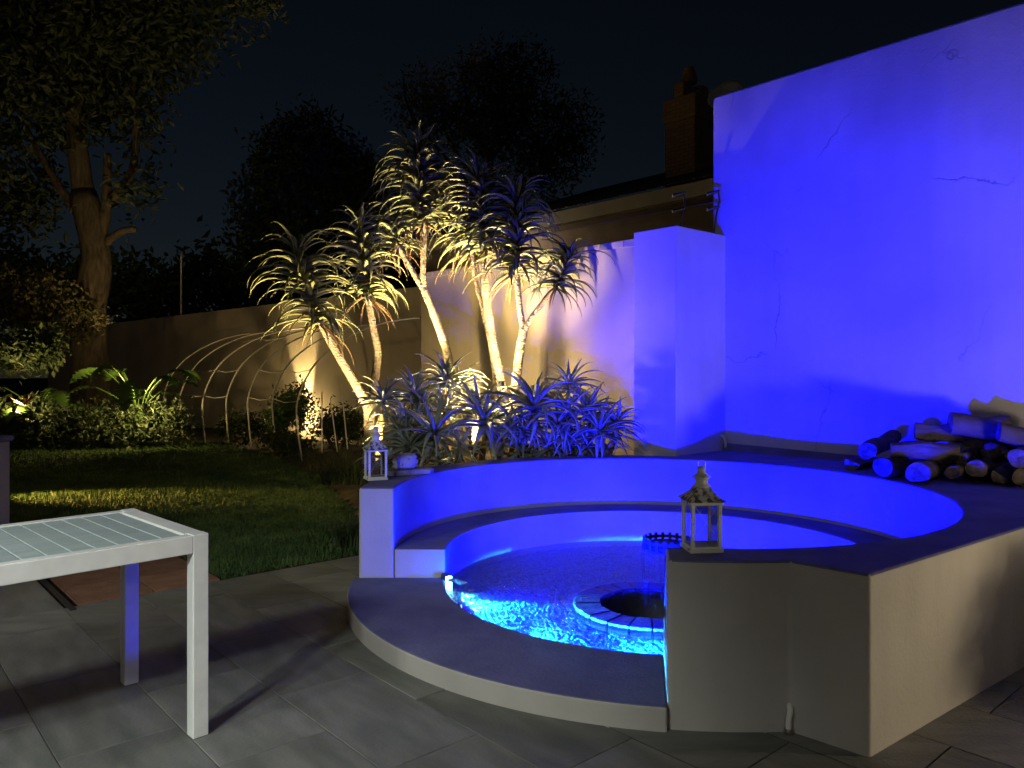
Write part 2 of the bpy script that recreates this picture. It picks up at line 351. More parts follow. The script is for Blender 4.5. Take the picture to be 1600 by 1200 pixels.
for r_ in rowi:
    vc = v0 + (r_ + .5) * TV
    off = 0 if r_ % 2 == 0 else TU / 2
    for k in range(-11, 4):
        ua, ub = u0 + off + k * TU, u0 + off + (k + 1) * TU
        if ua >= LAWN_U - .02: continue
        ub = min(ub, LAWN_U)
        cen = uv((ua + ub) / 2, vc)
        if cen.y < .3 or abs(cen.x) > cen.y * .75 + 1.0: continue
        crn = [uv(a, b) for a in (ua, ub) for b in (vc - TV / 2, vc + TV / 2)]
        ds = [(p - C).length for p in crn]
        if max(ds) < R3 - .02: continue
        if cen.y > 4.9 and cen.x > -.9: continue
        if min(ds) < 1.55 or ub - ua < TU - .01:                # cut tile
            tm = MB(); nu, nv = 10, 5
            if min(ds) >= 1.55: tm.box(cen + Vector((0, 0, -.014)), (ub - ua - GAP, TV - GAP, .028), UZ)
            else:
                for a in range(nu):
                    for b in range(nv):
                        q = [uv(ua + GAP / 2 + (ub - ua - GAP) * (a + x) / nu, vc - TV / 2 + GAP / 2 + (TV - GAP) * (b + y) / nv) for x, y in ((0, 0), (1, 0), (1, 1), (0, 1))]
                        if min((p - C).length for p in q) > 1.5: tm.add(q, [(0, 1, 2, 3)])
            if tm.f: tm.build('tile', M['tile'], patio_o)
        else:
            o = link('tile', whole, patio_o); o.location = cen; o.rotation_euler = (R(random.uniform(-.12, .12)), R(random.uniform(-.12, .12)), UZ)
# brown pavers let into the edge of the patio, at the lawn
pv_me = MB().box((0, 0, .0), (.40, .40, .03)).mesh('paver', M['terracotta'])
tb = bmesh.new(); tb.from_mesh(pv_me); bmesh.ops.bevel(tb, geom=tb.edges[:], offset=.006, segments=2, affect='EDGES'); tb.to_mesh(pv_me); tb.free()
vL = Vector((-1.80, 5.05, 0)).dot(V)
for i in range(2):
    for j in range(2):
        p = uv(LAWN_U + .205 + j * .407, vL - .30 - i * .407)
        o = link('paver', pv_me, patio_o); o.location = (p.x, p.y, -.006); o.rotation_euler = (R(random.uniform(-.5, .5)), R(random.uniform(-.5, .5)), UZ)
# a dark drainage slot beside them
dp = uv(LAWN_U + .40, vL - .96)
MB().box(dp + Vector((0, 0, .002)), (.95, .03, .008), UZ).build('drain_slot', M['dark_metal'], patio_o)
# tiles beyond the slot, left of the pavers
for i in range(9):
    for j in range(2):
        p = uv(LAWN_U + .40 + j * .8, vL - 1.19 - i * TV)
        o = link('tile', whole, patio_o); o.location = p; o.rotation_euler = (0, 0, UZ)

# lawn: turf sheet with blades of grass
def in_lawn(p):
    u, v = p.dot(U), p.dot(V)
    if u < LAWN_U + .02: return False
    if u < LAWN_U + .83 and v < vL - .08: return False            # pavers
    if u < LAWN_U + 1.62 and v < vL - .96: return False
    if (p - C).length < R4 + .02: return False
    return True
BED_V = lambda u: float(np.interp(u, [4.5, 4.9, 7.5, 10.6, 14], [2.9, 3.0, 4.3, 5.2, 5.4])) + .08 * math.sin(u * 2.3)      # bed edge to the right of the lawn
lawn = MB(); NU, NV = 60, 80
lu0, lu1, lv0, lv1 = LAWN_U, LAWN_U + 13.5, vL - 9.5, vL + 4.0
def lawn_z(p):
    return max(0.0, (p.y - 6.0)) * .004
for i in range(NU):
    for j in range(NV):
        q = [uv(lu0 + (lu1 - lu0) * (i + a) / NU, lv0 + (lv1 - lv0) * (j + b) / NV) for a, b in ((0, 0), (1, 0), (1, 1), (0, 1))]
        cq = (q[0] + q[2]) / 2
        if not all(in_lawn(p) for p in q) or cq.dot(V) > BED_V(cq.dot(U)) or cq.y > 15.5: continue
        lawn.add([(p.x, p.y, lawn_z(p) - .004) for p in q], [(0, 1, 2, 3)])
lawn_o = tag(lawn.build('lawn', M['turf']), kind='structure')
rng = np.random.default_rng(3)
gv = []; gf = []
cnt = 0
while cnt < 80000:
    y = 4.6 + 9.5 * rng.random() ** 1.5
    x = -rng.random() * (y * .68 + .2) + .2
    p = Vector((x, y, 0))
    if not in_lawn(p) or p.dot(V) > BED_V(p.dot(U)): continue
    cnt += 1
    a = rng.random() * 6.283; h = .018 + .022 * rng.random(); wd = .0035 * (y / 5); ln = (rng.random() - .5) * .03; l2 = (rng.random() - .5) * .03
    dx, dy = math.cos(a) * wd, math.sin(a) * wd; z = lawn_z(p) - .004
    b0 = len(gv); gv += [(x - dx, y - dy, z), (x + dx, y + dy, z), (x + ln, y + l2, z + h)]; gf.append((b0, b0 + 1, b0 + 2))
gm = bpy.data.meshes.new('grass'); gm.from_pydata(gv, [], gf); gm.materials.append(M['grass'])
tag(link('grass', gm), 'short mown green grass covering the lawn', 'grass', kind='stuff')

# planted bed: a mound that rises from the lawn to the back of the round basin
bed = MB(); NX, NY = 60, 60
def bed_z(x, y):
    t = min(1, max(0, (x + 1.9) / 1.9)); t = t * t * (3 - 2 * t)
    return .03 + t * .56 + .015 * math.sin(x * 9 + y * 5) + .012 * math.sin(y * 13 - x * 4)
def bed_ok(p):
    u, v = p.dot(U), p.dot(V)
    gw = (p - Vector((1.12, 7.15, 0))).dot(V)
    return (p - C).length > R4 - .02 and gw < .12 + (2.2 if u > 6.55 else 0) and v > BED_V(u) - .05 and u > LAWN_U + .1
for i in range(NX):
    for j in range(NY):
        q = [Vector((-4.5 + 6.4 * (i + a) / NX, 4.9 + 8.2 * (j + b) / NY, 0)) for a, b in ((0, 0), (1, 0), (1, 1), (0, 1))]
        if not any(bed_ok(p) for p in q): continue
        if (sum(q, Vector()) / 4 - C).length < R4 - .04: continue
        bed.add([(p.x, p.y, bed_z(p.x, p.y)) for p in q], [(0, 1, 2, 3)])
tag(bed.build('garden_bed', M['soil'], smooth=True), kind='structure')

# ------------------------------------------------------------------ round basin with its seat and surround
A_END = R(180); A_BLK = math.atan2(2.955 - C.y, .592 - C.x)       # wall ends: left, and right of the opening
basin = thing('round_fountain', 'round white plastered fountain basin with inner seat and blue lit water', 'fountain', C.copy())
def bpart(mb, name, mats, parent=None, **k):
    o = mb.build(name, mats, None, **k)
    o.parent = parent or basin; o.matrix_parent_inverse = Matrix.Translation(-C)
    return o
PW = [(1.040, 2.905), (1.246, 2.700), (1.246 + .8 * 3.30, 2.700 + .61 * 3.30)]
a_w = math.atan2(PW[0][1] - C.y, PW[0][0] - C.x)
poly = [p for p in arc(R1, A_BLK, A_END, 110)]                     # inner edge, opening -> round the back -> left end
poly += [p for p in arc(R4, A_END, R(74), 50)]                     # outer edge on the bed side
poly += [Vector((1.40, 6.52, 0)), Vector((1.93, 6.96, 0)), Vector((PW[2][0], PW[2][1], 0)), Vector((*PW[1], 0))]
poly += [p for p in arc(R4, a_w, A_BLK, 8)]
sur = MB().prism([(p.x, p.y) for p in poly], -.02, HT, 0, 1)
bpart(sur, 'surround_wall', [M['render'], M['cement_glow_tint']], bevel=.016, seg=3)
def sector(r0, r1, a0, a1, z0, z1, n=90):
    m_ = MB(); pl = [(p.x, p.y) for p in arc(r0, a0, a1, n)] + [(p.x, p.y) for p in arc(r1, a1, a0, n)]
    return m_.prism(pl, z0, z1, 0, 1)
bpart(sector(R2, R1 - .002, A_BLK, A_END, -.30, HB), 'seat', [M['render'], M['cement_glow_tint']], bevel=.01)
bpart(sector(R2, R3, A_END, A_BLK + 2 * PI, -.30, HS, 50), 'entry_step', [M['render'], M['cement_glow_tint']], bevel=.012)
n_ = 72; fl = MB()
fl.add([Vector((PC.x + .30 * math.cos(2 * PI * i / n_), PC.y + .30 * math.sin(2 * PI * i / n_), -.012)) for i in range(n_)] + [pol(R2 + .02, 2 * PI * i / n_, -.012) for i in range(n_)], [(i, (i + 1) % n_, n_ + (i + 1) % n_, n_ + i) for i in range(n_)])
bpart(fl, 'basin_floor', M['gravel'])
# pebbles on the floor of the basin
ico = bmesh.new(); bmesh.ops.create_icosphere(ico, subdivisions=1, radius=1.0); iv = np.array([v.co[:] for v in ico.verts]); ifc = [tuple(v.index for v in f.verts) for f in ico.faces]; ico.free()
pvv = []; pff = []
for i in range(20000):
    r_ = (R2 - .01) * math.sqrt(rng.random()); a = rng.random() * 6.283
    p = pol(r_, a)
    if (p - PC).length < .43: continue
    s = (.004 + .008 * rng.random()) * np.array([1, .6 + .5 * rng.random(), .5 + .3 * rng.random()])
    ca, sa = math.cos(a * 7), math.sin(a * 7); q = iv * s
    q = np.stack([q[:, 0] * ca - q[:, 1] * sa + p.x, q[:, 0] * sa + q[:, 1] * ca + p.y, q[:, 2] - .010 + s[2] * .6], 1)
    o_ = len(pvv); pvv += q.tolist(); pff += [tuple(k + o_ for k in f) for f in ifc]
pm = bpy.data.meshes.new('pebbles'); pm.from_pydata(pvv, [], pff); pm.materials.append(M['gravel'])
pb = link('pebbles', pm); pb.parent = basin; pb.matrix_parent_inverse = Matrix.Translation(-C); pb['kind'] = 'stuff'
# water
wtr = MB(); nr = 40; na = 120; wv_ = []
for i in range(nr + 1):
    for j in range(na):
        a_ = 2 * PI * j / na; e_ = pol(R2 - .002, a_); i_ = PC + Vector((math.cos(a_), math.sin(a_), 0)) * (PLR - .01); p = i_.lerp(e_, i / nr)
        dd = (p - PC).length
        wv_.append((p.x, p.y, HW + .0025 * math.sin(dd * 60 - 1) * math.exp(-dd * .9) + .0015 * math.sin(p.x * 31 + 2 * math.sin(p.y * 17))))
wtr.add(wv_, [(i * na + j, i * na + (j + 1) % na, (i + 1) * na + (j + 1) % na, (i + 1) * na + j) for i in range(nr) for j in range(na)])
wo = wtr.build('water', M['water'], smooth=True); tag(wo, kind='structure')
# plinth of wedge stones round a dark pit, with the spray head above it
for k in range(22):
    a0, a1 = 2 * PI * k / 22 + .005, 2 * PI * (k + 1) / 22 - .005
    pts = [(PC.x + r_ * math.cos(a), PC.y + r_ * math.sin(a)) for r_, a in ((PLI, a0), (PLR, a0), (PLR, (a0 + a1) / 2), (PLR, a1), (PLI, a1), (PLI, (a0 + a1) / 2))]
    bpart(MB().prism(pts, -.011, PLH - .002 * (k % 3)), 'plinth_stone', M['plinth'], bevel=.006, seg=1)
pit = MB().lathe([(PLI + .001, PLH - .012), (PLI, -.25), (.005, -.25)], 40, (PC.x, PC.y, 0), cap=False)
bpart(pit, 'pit_liner', M['pit'], smooth=True)
# spray head: a castellated steel ring on a stem
HC = Vector((.87, 4.34, 0)); zc = .392; RH = .135
head = MB(); nt = 20
head.lathe([(RH, zc - .004), (RH, zc + .012), (RH - .008, zc + .012), (RH - .008, zc - .004), (RH, zc - .004)], 60, (HC.x, HC.y, 0), cap=False)
head.lathe([(RH, zc - .045), (RH, zc - .034), (RH - .008, zc - .034), (RH - .008, zc - .045), (RH, zc - .045)], 60, (HC.x, HC.y, 0), cap=False)
head_o = bpart(head, 'spray_ring', M['steel'])
for k in range(nt):
    a = 2 * PI * k / nt
    m_ = MB().box((HC.x + (RH - .004) * math.cos(a), HC.y + (RH - .004) * math.sin(a), zc - .010), (.012, .016, .070), a)
    o = m_.build('tooth', M['steel']); o.parent = head_o
st = MB().tube([(HC.x, HC.y, -.24), (HC.x, HC.y, zc - .05)], .016, 12).lathe([(.016, zc - .06), (RH - .01, zc - .046), (RH - .01, zc - .040), (.016, zc - .050)], 40, (HC.x, HC.y, 0))
st.lathe([(.005, zc - .012), (RH - .009, zc - .012), (RH - .009, zc - .03), (.005, zc - .045)], 40, (HC.x, HC.y, 0), cap=False)
bpart(st, 'spray_stem', M['steel'], smooth=True)
for k in range(22):
    a = 2 * PI * k / 22 + random.uniform(-.05, .05); pts = []
    for i in range(9):
        t = i / 8; rr = RH + .004 + .02 * t - .035 * t * t
        pts.append((HC.x + rr * math.cos(a) + random.uniform(-.002, .002), HC.y + rr * math.sin(a), zc - .02 - (zc - .04) * t))
    bpart(MB().tube(pts, [.0026 - .001 * (i / 8) for i in range(9)], 5), 'water_strand', M['strand'], smooth=True)

# ------------------------------------------------------------------ blue LEDs in the basin
BLUE = (.0, .0005, 1.0); CYAN = (.02, .42, 1.0)
def led(a, z, power, az, label, cyan, caim, cangle, cone=128):
    p = pol(R2 - .012, a, z)
    t = thing('led_light', label, 'light', p.copy(), 'blue lights round the basin')
    q = Vector((-math.cos(a), -math.sin(a), 0)); rz = math.atan2(q.y, q.x)
    hb = MB().lathe([(.020, -.004), (.020, .010), (.016, .014)], 20); ho = hb.build('housing', M['steel'], t); ho.rotation_euler = (0, R(90), rz)
    hl = MB().lathe([(.014, .012), (.014, .0165), (.003, .018)], 20); lo = hl.build('lens', M['led'], t); lo.rotation_euler = (0, R(90), rz)
    o_ = p + q * .05
    sh = MB().box((0, 0, 0), (.095, .13, .002)).build('shade', M['steel'], t); sh.location = q * .034 + Vector((0, 0, -.012)); sh.rotation_euler = (0, R(8.6), rz)  # plate added to keep the cyan beam off the walls
    o_ = o_ + Vector((0, 0, .012))
    lamp('led_lamp', t, o_, power, BLUE, 'SPOT', .03, o_ + Vector((math.cos(az), math.sin(az), -.08)), cone, .9)
    if cyan: lamp('led_floor_lamp', t, p + q * .004 + Vector((0, 0, -.0135)), cyan, CYAN, 'SPOT', .008, Vector(caim), cangle, 1.0)
    return t
led(R(203), .062, 1000, R(30), 'blue light under the rim beside the left wall end', 42000, (.30, 4.05, .02), 80)
led(R(228), .062, 1000, R(36), 'blue light in the middle of the front rim', 46000, (.50, 4.10, .02), 90)
led(R(255), .062, 1500, R(69), 'blue light under the rim by the right block', 30000, (.70, 3.95, .02), 90)
led(R(300), .062, 560, R(162), 'added hidden blue light behind the block, brightening the left wall', 0, (.9, 3.9, .02), 50, 62)  # extra hidden lamp, added to brighten the left inner wall
cl = pol(R2 - .005, R(181.5), .075)
t = thing('corner_light', 'glowing cyan corner light where the seat meets the step', 'light', cl.copy())
MB().box((0, 0, 0), (.05, .035, .10), R(-20)).build('housing', M['steel'], t, bevel=.006)
MB().box((.02, -.019, 0), (.045, .014, .085), R(-20)).build('lens', M['led'], t, bevel=.006)
lamp('corner_lamp', t, cl + Vector((.06, -.07, .04)), 5, (.004, .10, 1.0), 'SPOT', .02, cl + Vector((-.08, .02, .14)), 120, .8)
lamp('corner_floor_lamp', t, cl + Vector((.05, -.055, .022)), 5000, CYAN, 'SPOT', .008, (.35, 4.05, .0), 64, .9)
sh = MB().box((.075, -.075, .0245), (.11, .07, .002), R(-39), rx=Matrix.Rotation(R(6), 3, 'Y')).build('shade', M['steel'], t)  # added plate, holds the corner beam down on the floor

# ------------------------------------------------------------------ boundary: tall wall, pillar, garden wall
def along(p0, s): return p0 + U * s
def wallbox(p0, s0, s1, z0, z1, th, back=0.0):
    m_ = MB(); c_ = p0 + U * ((s0 + s1) / 2) + V * (back + th / 2); c_.z = (z0 + z1) / 2
    return m_.box(c_, (s1 - s0, th, z1 - z0), UZ)
tw = thing('tall_wall', 'tall blank white plastered wall washed in blue light', 'wall', W0 + V * .15)
o = wallbox(W0, -5.2, .14, -.02, 3.85, .26).build('wall', M['wall_white'], bevel=.03); o.parent = tw; o.matrix_parent_inverse = Matrix.Translation(-tw.location)
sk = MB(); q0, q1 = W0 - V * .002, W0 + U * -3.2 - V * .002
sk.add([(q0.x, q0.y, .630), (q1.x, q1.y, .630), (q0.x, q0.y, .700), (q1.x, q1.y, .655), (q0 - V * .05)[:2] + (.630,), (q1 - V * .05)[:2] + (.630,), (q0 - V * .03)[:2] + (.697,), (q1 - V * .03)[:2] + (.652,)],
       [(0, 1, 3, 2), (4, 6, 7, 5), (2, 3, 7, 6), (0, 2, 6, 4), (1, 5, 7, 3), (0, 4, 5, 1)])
o = sk.build('skirting', M['cement_glow_tint']); o.parent = tw; o.matrix_parent_inverse = Matrix.Translation(-tw.location)
pc = Vector((1.375, 6.49, 0))
PLZ = 2.57
pl = thing('wall_pillar', 'square white plastered pillar between garden wall and tall wall', 'pillar', pc.copy())
c_ = pc + U * .23 + V * .368; c_.z = PLZ / 2
o = MB().box(c_, (.46, .735, PLZ), UZ).build('shaft', M['pillar_white'], bevel=.012); o.parent = pl; o.matrix_parent_inverse = Matrix.Translation(-pc)
GW = Vector((1.125, 7.16, 0))
gw = thing('garden_wall', 'cream garden wall behind the tree aloes, lit warm then blue', 'wall', GW.copy())
def gpart(mb, name, mats, par, org, **k):
    o = mb.build(name, mats, **k); o.parent = par; o.matrix_parent_inverse = Matrix.Translation(-org); return o
gpart(wallbox(GW, -.2, 3.42, -.02, 2.50, .22), 'wall', M['garden_wall'], gw, GW)
for k in range(12):
    s0 = -.2 + k * .304
    gpart(wallbox(GW, s0 + .002, s0 + .302, 2.501, 2.565, .27, -.025), 'coping_stone', M['garden_wall'], gw, GW, bevel=.004, seg=1)
BW = Vector((-1.45, 12.9, 0)); BU = (Vector((-6.9, 18.2, 0)) - BW).normalized()
bw = thing('back_wall', 'far garden wall with one round pool of warm light', 'wall', BW.copy())
ba = math.atan2(BU.y, BU.x); cc = BW + BU * 9 + Vector((-BU.y, BU.x, 0)) * -.11; cc.z = 1.37
gpart(MB().box(cc, (24, .22, 2.78), ba), 'wall', M['garden_wall'], bw, BW)

# ------------------------------------------------------------------ neighbour's house
HD = 9.2
h0 = at(1108, 280, HD); h0.z = 0
hs = thing('house', 'dark house behind the wall with cream fascia and corrugated roof', 'house', h0.copy())
zt, zb = at(1108, 279, HD).z, at(1108, 302, HD).z
gpart(wallbox(h0, -3.0, 6.5, zb, zt, .03), 'fascia', M['fascia'], hs, h0)
gpart(wallbox(h0, -3.0, 6.5, -.02, zb + .02, .2, .35), 'wall', M['house_wall'], hs, h0)
gpart(wallbox(h0, -3.0, 6.5, zb - .03, zb - .005, .33, .02), 'soffit', M['house_wall'], hs, h0)
rf = MB(); nseg = 9.5 / .076; rv = []
for i in range(int(nseg * 4)):
    s = -3.0 + i * 9.5 / (nseg * 4); zz = .012 * math.sin(2 * PI * i / 4)
    for q, dz in ((-.06, .012), (5.0, 1.75)):
        p = h0 + U * s + V * q; rv.append((p.x, p.y, zt + dz + zz + .012))
k_ = len(rv) // 2
rf.add(rv, [(2 * i, 2 * i + 2, 2 * i + 3, 2 * i + 1) for i in range(k_ - 1)])
ro = gpart(rf, 'roof', M['roof'], hs, h0, smooth=True); ro.modifiers.new('sheet', 'SOLIDIFY').thickness = .006
ch = at(1079, 280, 12.0)
def cpart(mb, name, m_):
    o = mb.build(name, m_, bevel=.01, seg=1); o.parent = hs; o.matrix_parent_inverse = Matrix.Translation(-h0); return o
z1, z2, z3, z4 = [at(1079, y, 12.0).z for y in (195, 158, 132, 105)]
cpart(MB().box((ch.x, ch.y, (3.6 + z1) / 2), (.56, .56, z1 - 3.6), UZ), 'chimney', M['brick'])
cpart(MB().box((ch.x, ch.y, (z1 + z2) / 2), (.60, .60, z2 - z1), UZ), 'chimney_collar', M['brick'])
cpart(MB().box((ch.x - .13, ch.y - .02, (z2 + z3) / 2), (.20, .22, z3 - z2), UZ), 'chimney_pot', M['brick'])
cpart(MB().box((ch.x + .15, ch.y, (z2 + z3) / 2 - .02), (.18, .2, (z3 - z2) * .8), UZ), 'chimney_pot', M['brick'])
cpart(MB().lathe([(.11, z3), (.13, z3 + .06), (.07, z4)], 12, (ch.x - .02, ch.y, 0)), 'chimney_cowl', M['brick'])
# satellite dish on the house
dc = at(1135, 152, 10.6)
ds = thing('satellite_dish', 'round pale satellite dish peeping over the tall wall', 'dish', dc.copy())
dm = MB().lathe([(.005, 0), (.10, .008), (.20, .035), (.245, .06), (.245, .066), (.20, .045), (.005, .012)], 32, cap=False)
o = dm.build('reflector', M['dish'], ds, smooth=True); o.rotation_euler = (R(62), 0, R(-38))
MB().tube([(0, .05, -.02), (0, .3, -.25), (.05, .5, -1.6)], .02, 8).build('mast', M['dark_metal'], ds)
MB().tube([(0, 0, -.15), (0, -.28, -.02)], .008, 6).build('arm', M['dark_metal'], ds)
# electric fence brackets on the walls
for x, y, lb in ((1057, 300, 'fence bracket with two insulators on the garden wall pillar'), (1088, 306, 'curled fence hook beside the tall wall corner')):
    p = pc + U * (.30 if x < 1070 else .05) + V * (.45 if x < 1070 else .62); p.z = PLZ
    fb = thing('fence_bracket', lb, 'bracket', p.copy())
    MB().tube([(0, 0, 0), (.02, 0, .16), (.05, 0, .30), (.04, 0, .40)], .008, 6).build('rod', M['dark_metal'], fb)
    for k, zz in enumerate((.22, .36)):
        MB().tube([(-.06, 0, zz), (.05, 0, zz + .03)], [.018, .012], 8).build('insulator', M['dark_metal'], fb)
wp = [pc + U * s + V * .5 + Vector((0, 0, PLZ + .26)) for s in (-.3, 3.5)]
MBw = MB().tube(wp, .0015, 4)
tag(MBw.build('fence_wire', M['wire']), 'thin fence wire strung above the garden wall', 'wire')
# post the wire needs at its far end
pp = pc + U * 3.4 + V * .5
tag(MB().tube([(pp.x, pp.y, 2.4), (pp.x, pp.y, PLZ + .36)], .008, 6).build('fence_post', M['dark_metal']), 'thin fence post behind the crowns of the aloes', 'post')

# ------------------------------------------------------------------ white slatted table
tp = on(326.3, 832.6, .748); e2 = Vector((-.700, -.714, 0)); e1 = Vector((-.714, .700, 0))
TW_, TL_ = .745, 1.55
tz = math.atan2(e2.y, e2.x)
tab = thing('garden_table', 'white metal garden table with slatted grey top', 'table', Vector((tp.x, tp.y, 0)) + e2 * TL_ / 2 + e1 * TW_ / 2)
def tpart(a0, a1, b0, b1, z0, z1, name, m_, par=tab, bev=.004):
    c_ = Vector((tp.x, tp.y, 0)) + e2 * (a0 + a1) / 2 + e1 * (b0 + b1) / 2; c_.z = (z0 + z1) / 2
    c_ -= tab.location
    o = link(name, MB().box((0, 0, 0), (abs(a1 - a0), abs(b1 - b0), z1 - z0)).mesh(name, m_, True), par, bev)
    o.location = c_; o.rotation_euler = (0, 0, tz); return o
LG = .058
for a0 in (0, TL_ - LG):
    for b0 in (0, TW_ - LG): tpart(a0, a0 + LG, b0, b0 + LG, 0, .748, 'leg', M['white_metal'])
tpart(LG, TL_ - LG, 0, .045, .680, .746, 'apron', M['white_metal']); tpart(LG, TL_ - LG, TW_ - .045, TW_, .680, .746, 'apron', M['white_metal'])
tpart(.0, LG + .012, LG, TW_ - LG, .680, .7465, 'apron', M['white_metal']); tpart(TL_ - LG - .012, TL_, LG, TW_ - LG, .680, .7465, 'apron', M['white_metal'])
ns = 19; s0 = LG + .018; wd = (TL_ - 2 * s0) / ns
for k in range(ns):
    tpart(s0 + k * wd + .002, s0 + (k + 1) * wd - .002, .0465, TW_ - .0465, .716, .7425, 'slat', M['slat'], bev=.003)
for a0 in (.35, .75, 1.15): tpart(a0, a0 + .03, .046, TW_ - .046, .690, .714, 'cross_rail', M['white_metal'])

# low white pier at the left edge
pr = Vector((-4.22, 6.0, 0))
lp = thing('low_pier', 'low grey plastered pier at the left edge beyond the table', 'pier', pr.copy())
MB().box((-.22, .2, .38), (.50, .50, .78), R(-12)).build('shaft', M['house_plaster'], lp, bevel=.01)
MB().box((-.22, .2, .793), (.54, .54, .045), R(-12)).build('cap', M['cement_glow_tint'], lp, bevel=.008)

# ------------------------------------------------------------------ lanterns
def lantern(loc, rz, label):
    t = thing('lantern', label, 'lantern', loc, 'white lanterns on the basin wall'); t.rotation_euler = (0, 0, rz); t.scale = (.84, .84, .90)
    wl_, hh = .072, .205
    MB().box((0, 0, .008), (.158, .158, .016)).box((0, 0, .020), (.146, .146, .010)).build('base', M['lantern'], t, bevel=.002, seg=1)
    for sx in (-1, 1):
        for sy in (-1, 1):
            MB().box((sx * wl_ * .9, sy * wl_ * .9, .115), (.017, .017, .185)).build('post', M['lantern'], t, bevel=.002, seg=1)
    MB().box((0, 0, .2125), (.158, .158, .013)).build('top_frame', M['lantern'], t, bevel=.002, seg=1)
    q2 = math.sqrt(2)
    MB().lathe([(.086 * q2, .2192), (.088 * q2, .224), (.062 * q2, .243), (.042 * q2, .262), (.034 * q2, .278)], 4, a0=PI / 4).build('roof', M['lantern_roof'], t)
    MB().lathe([(.040, .276), (.043, .284), (.030, .290), (.030, .312), (.042, .318), (.046, .322), (.030, .332), (.018, .342), (.018, .356), (.022, .360), (.012, .368)], 12).build('chimney', M['lantern'], t)
    rg = MB().tube([(.018 * math.cos(a), 0, .376 + .018 * math.sin(a)) for a in [2 * PI * k / 14 for k in range(15)]], .003, 6); rg.build('ring', M['wire'], t)
    for k in range(4):
        a = k * PI / 2; M4 = Matrix.Rotation(a, 3, 'Z')
        f = lambda x, z: M4 @ Vector((x, -.062, z))
        g_ = MB().add([f(-.057, .024), f(.057, .024), f(.057, .206), f(-.057, .206)], [(0, 1, 2, 3)]); g_.build('pane', M['glass'], t)
        f2 = lambda x, z: M4 @ Vector((x, -.0665, z))
        MB().tube([f2(-.056, .203), f2(.0, .13), f2(.056, .06)], .0012, 5).tube([f2(.056, .203), f2(.0, .128), f2(-.056, .06)], .0012, 5).build('cross_wire', M['wire'], t)
    return t
la = on(1096, 859, HT); la.z = HT + .001
lantern(la, R(6), 'chipped white lantern on the right block of the basin wall')
lb_ = on(587, 749, HT); lb_.z = HT + .001
lantern(lb_, R(24), 'chipped white lantern on the left wall end beside a rounded stone')

# stone on its scalloped slab
sp = on(640, 741, HT)
slab = MB(); pts = []
for i in range(40):
    a = 2 * PI * i / 40; rx, ry = .165, .085
    x = max(-1, min(1, 1.25 * math.cos(a))) * rx; y = max(-1, min(1, 1.25 * math.sin(a))) * ry + .006 * math.cos(i * PI * .5)
    pts.append((x, y))
slab.prism(pts, 0, .032)
so = slab.build('stone_slab', M['slab'], bevel=.004); so.location = (sp.x - .01, sp.y + .03, HT + .001); so.rotation_euler = (0, 0, R(30))
tag(so, 'flat rough slab with wavy edge under the rounded stone', 'slab')
sb = bmesh.new(); bmesh.ops.create_icosphere(sb, subdivisions=4, radius=1)
for v in sb.verts:
    x, y, z = v.co; e = 2.9
    k = (abs(x) ** e + abs(y) ** e + abs(z) ** e) ** (-1 / e)
    v.co = Vector((x * k * .083, y * k * .062, z * k * .056)); v.co.x += .006 * math.sin(z * 40); v.co.z += .005 * math.sin(x * 22)
sm = bpy.data.meshes.new('round_stone'); sb.to_mesh(sm); sb.free(); sm.materials.append(M['stone']); sm.polygons.foreach_set('use_smooth', [True] * len(sm.polygons))
sto = link('round_stone', sm); q = at(633, 722, sp.y + .03); sto.location = (q.x, q.y, HT + .033 + .054); sto.rotation_euler = (0, R(-4), R(12))
tag(sto, 'smooth pale barrel shaped stone on the basin wall', 'stone')

# pipe stub with a tap at the foot of the block
pp = on(1233, 1137, 0.0)
wpz = thing('water_pipe', 'short white bent pipe with tap at the foot of the block', 'pipe', Vector((pp.x - .02, pp.y - .05, 0)))
MB().tube(smooth_path([(0, 0, 0), (0, 0, .05), (.006, .0, .085), (.012, .03, .10), (.012, .10, .10)], 16), .011, 10).build('pipe', M['pipe'], wpz, smooth=True)
MB().lathe([(.014, .0), (.016, .012), (.014, .02)], 12, (.0, 0, 0)).build('collar', M['brass'], wpz)
MB().tube([(-.055, .09, .125), (-.055, .03, .125)], .012, 10).box((-.055, .028, .127), (.034, .008, .010)).build('tap', M['brass'], wpz)
p2 = W0 - V * .03 + U * -.02; p2.z = HT
op = thing('overflow_pipe', 'small white curved pipe in the corner by the pillar', 'pipe', p2)
MB().tube(smooth_path([(0, 0, .0), (.0, -.01, .07), (-.02, -.01, .12), (-.05, .0, .13)], 12), .012, 8).build('pipe', M['pipe'], op, smooth=True)

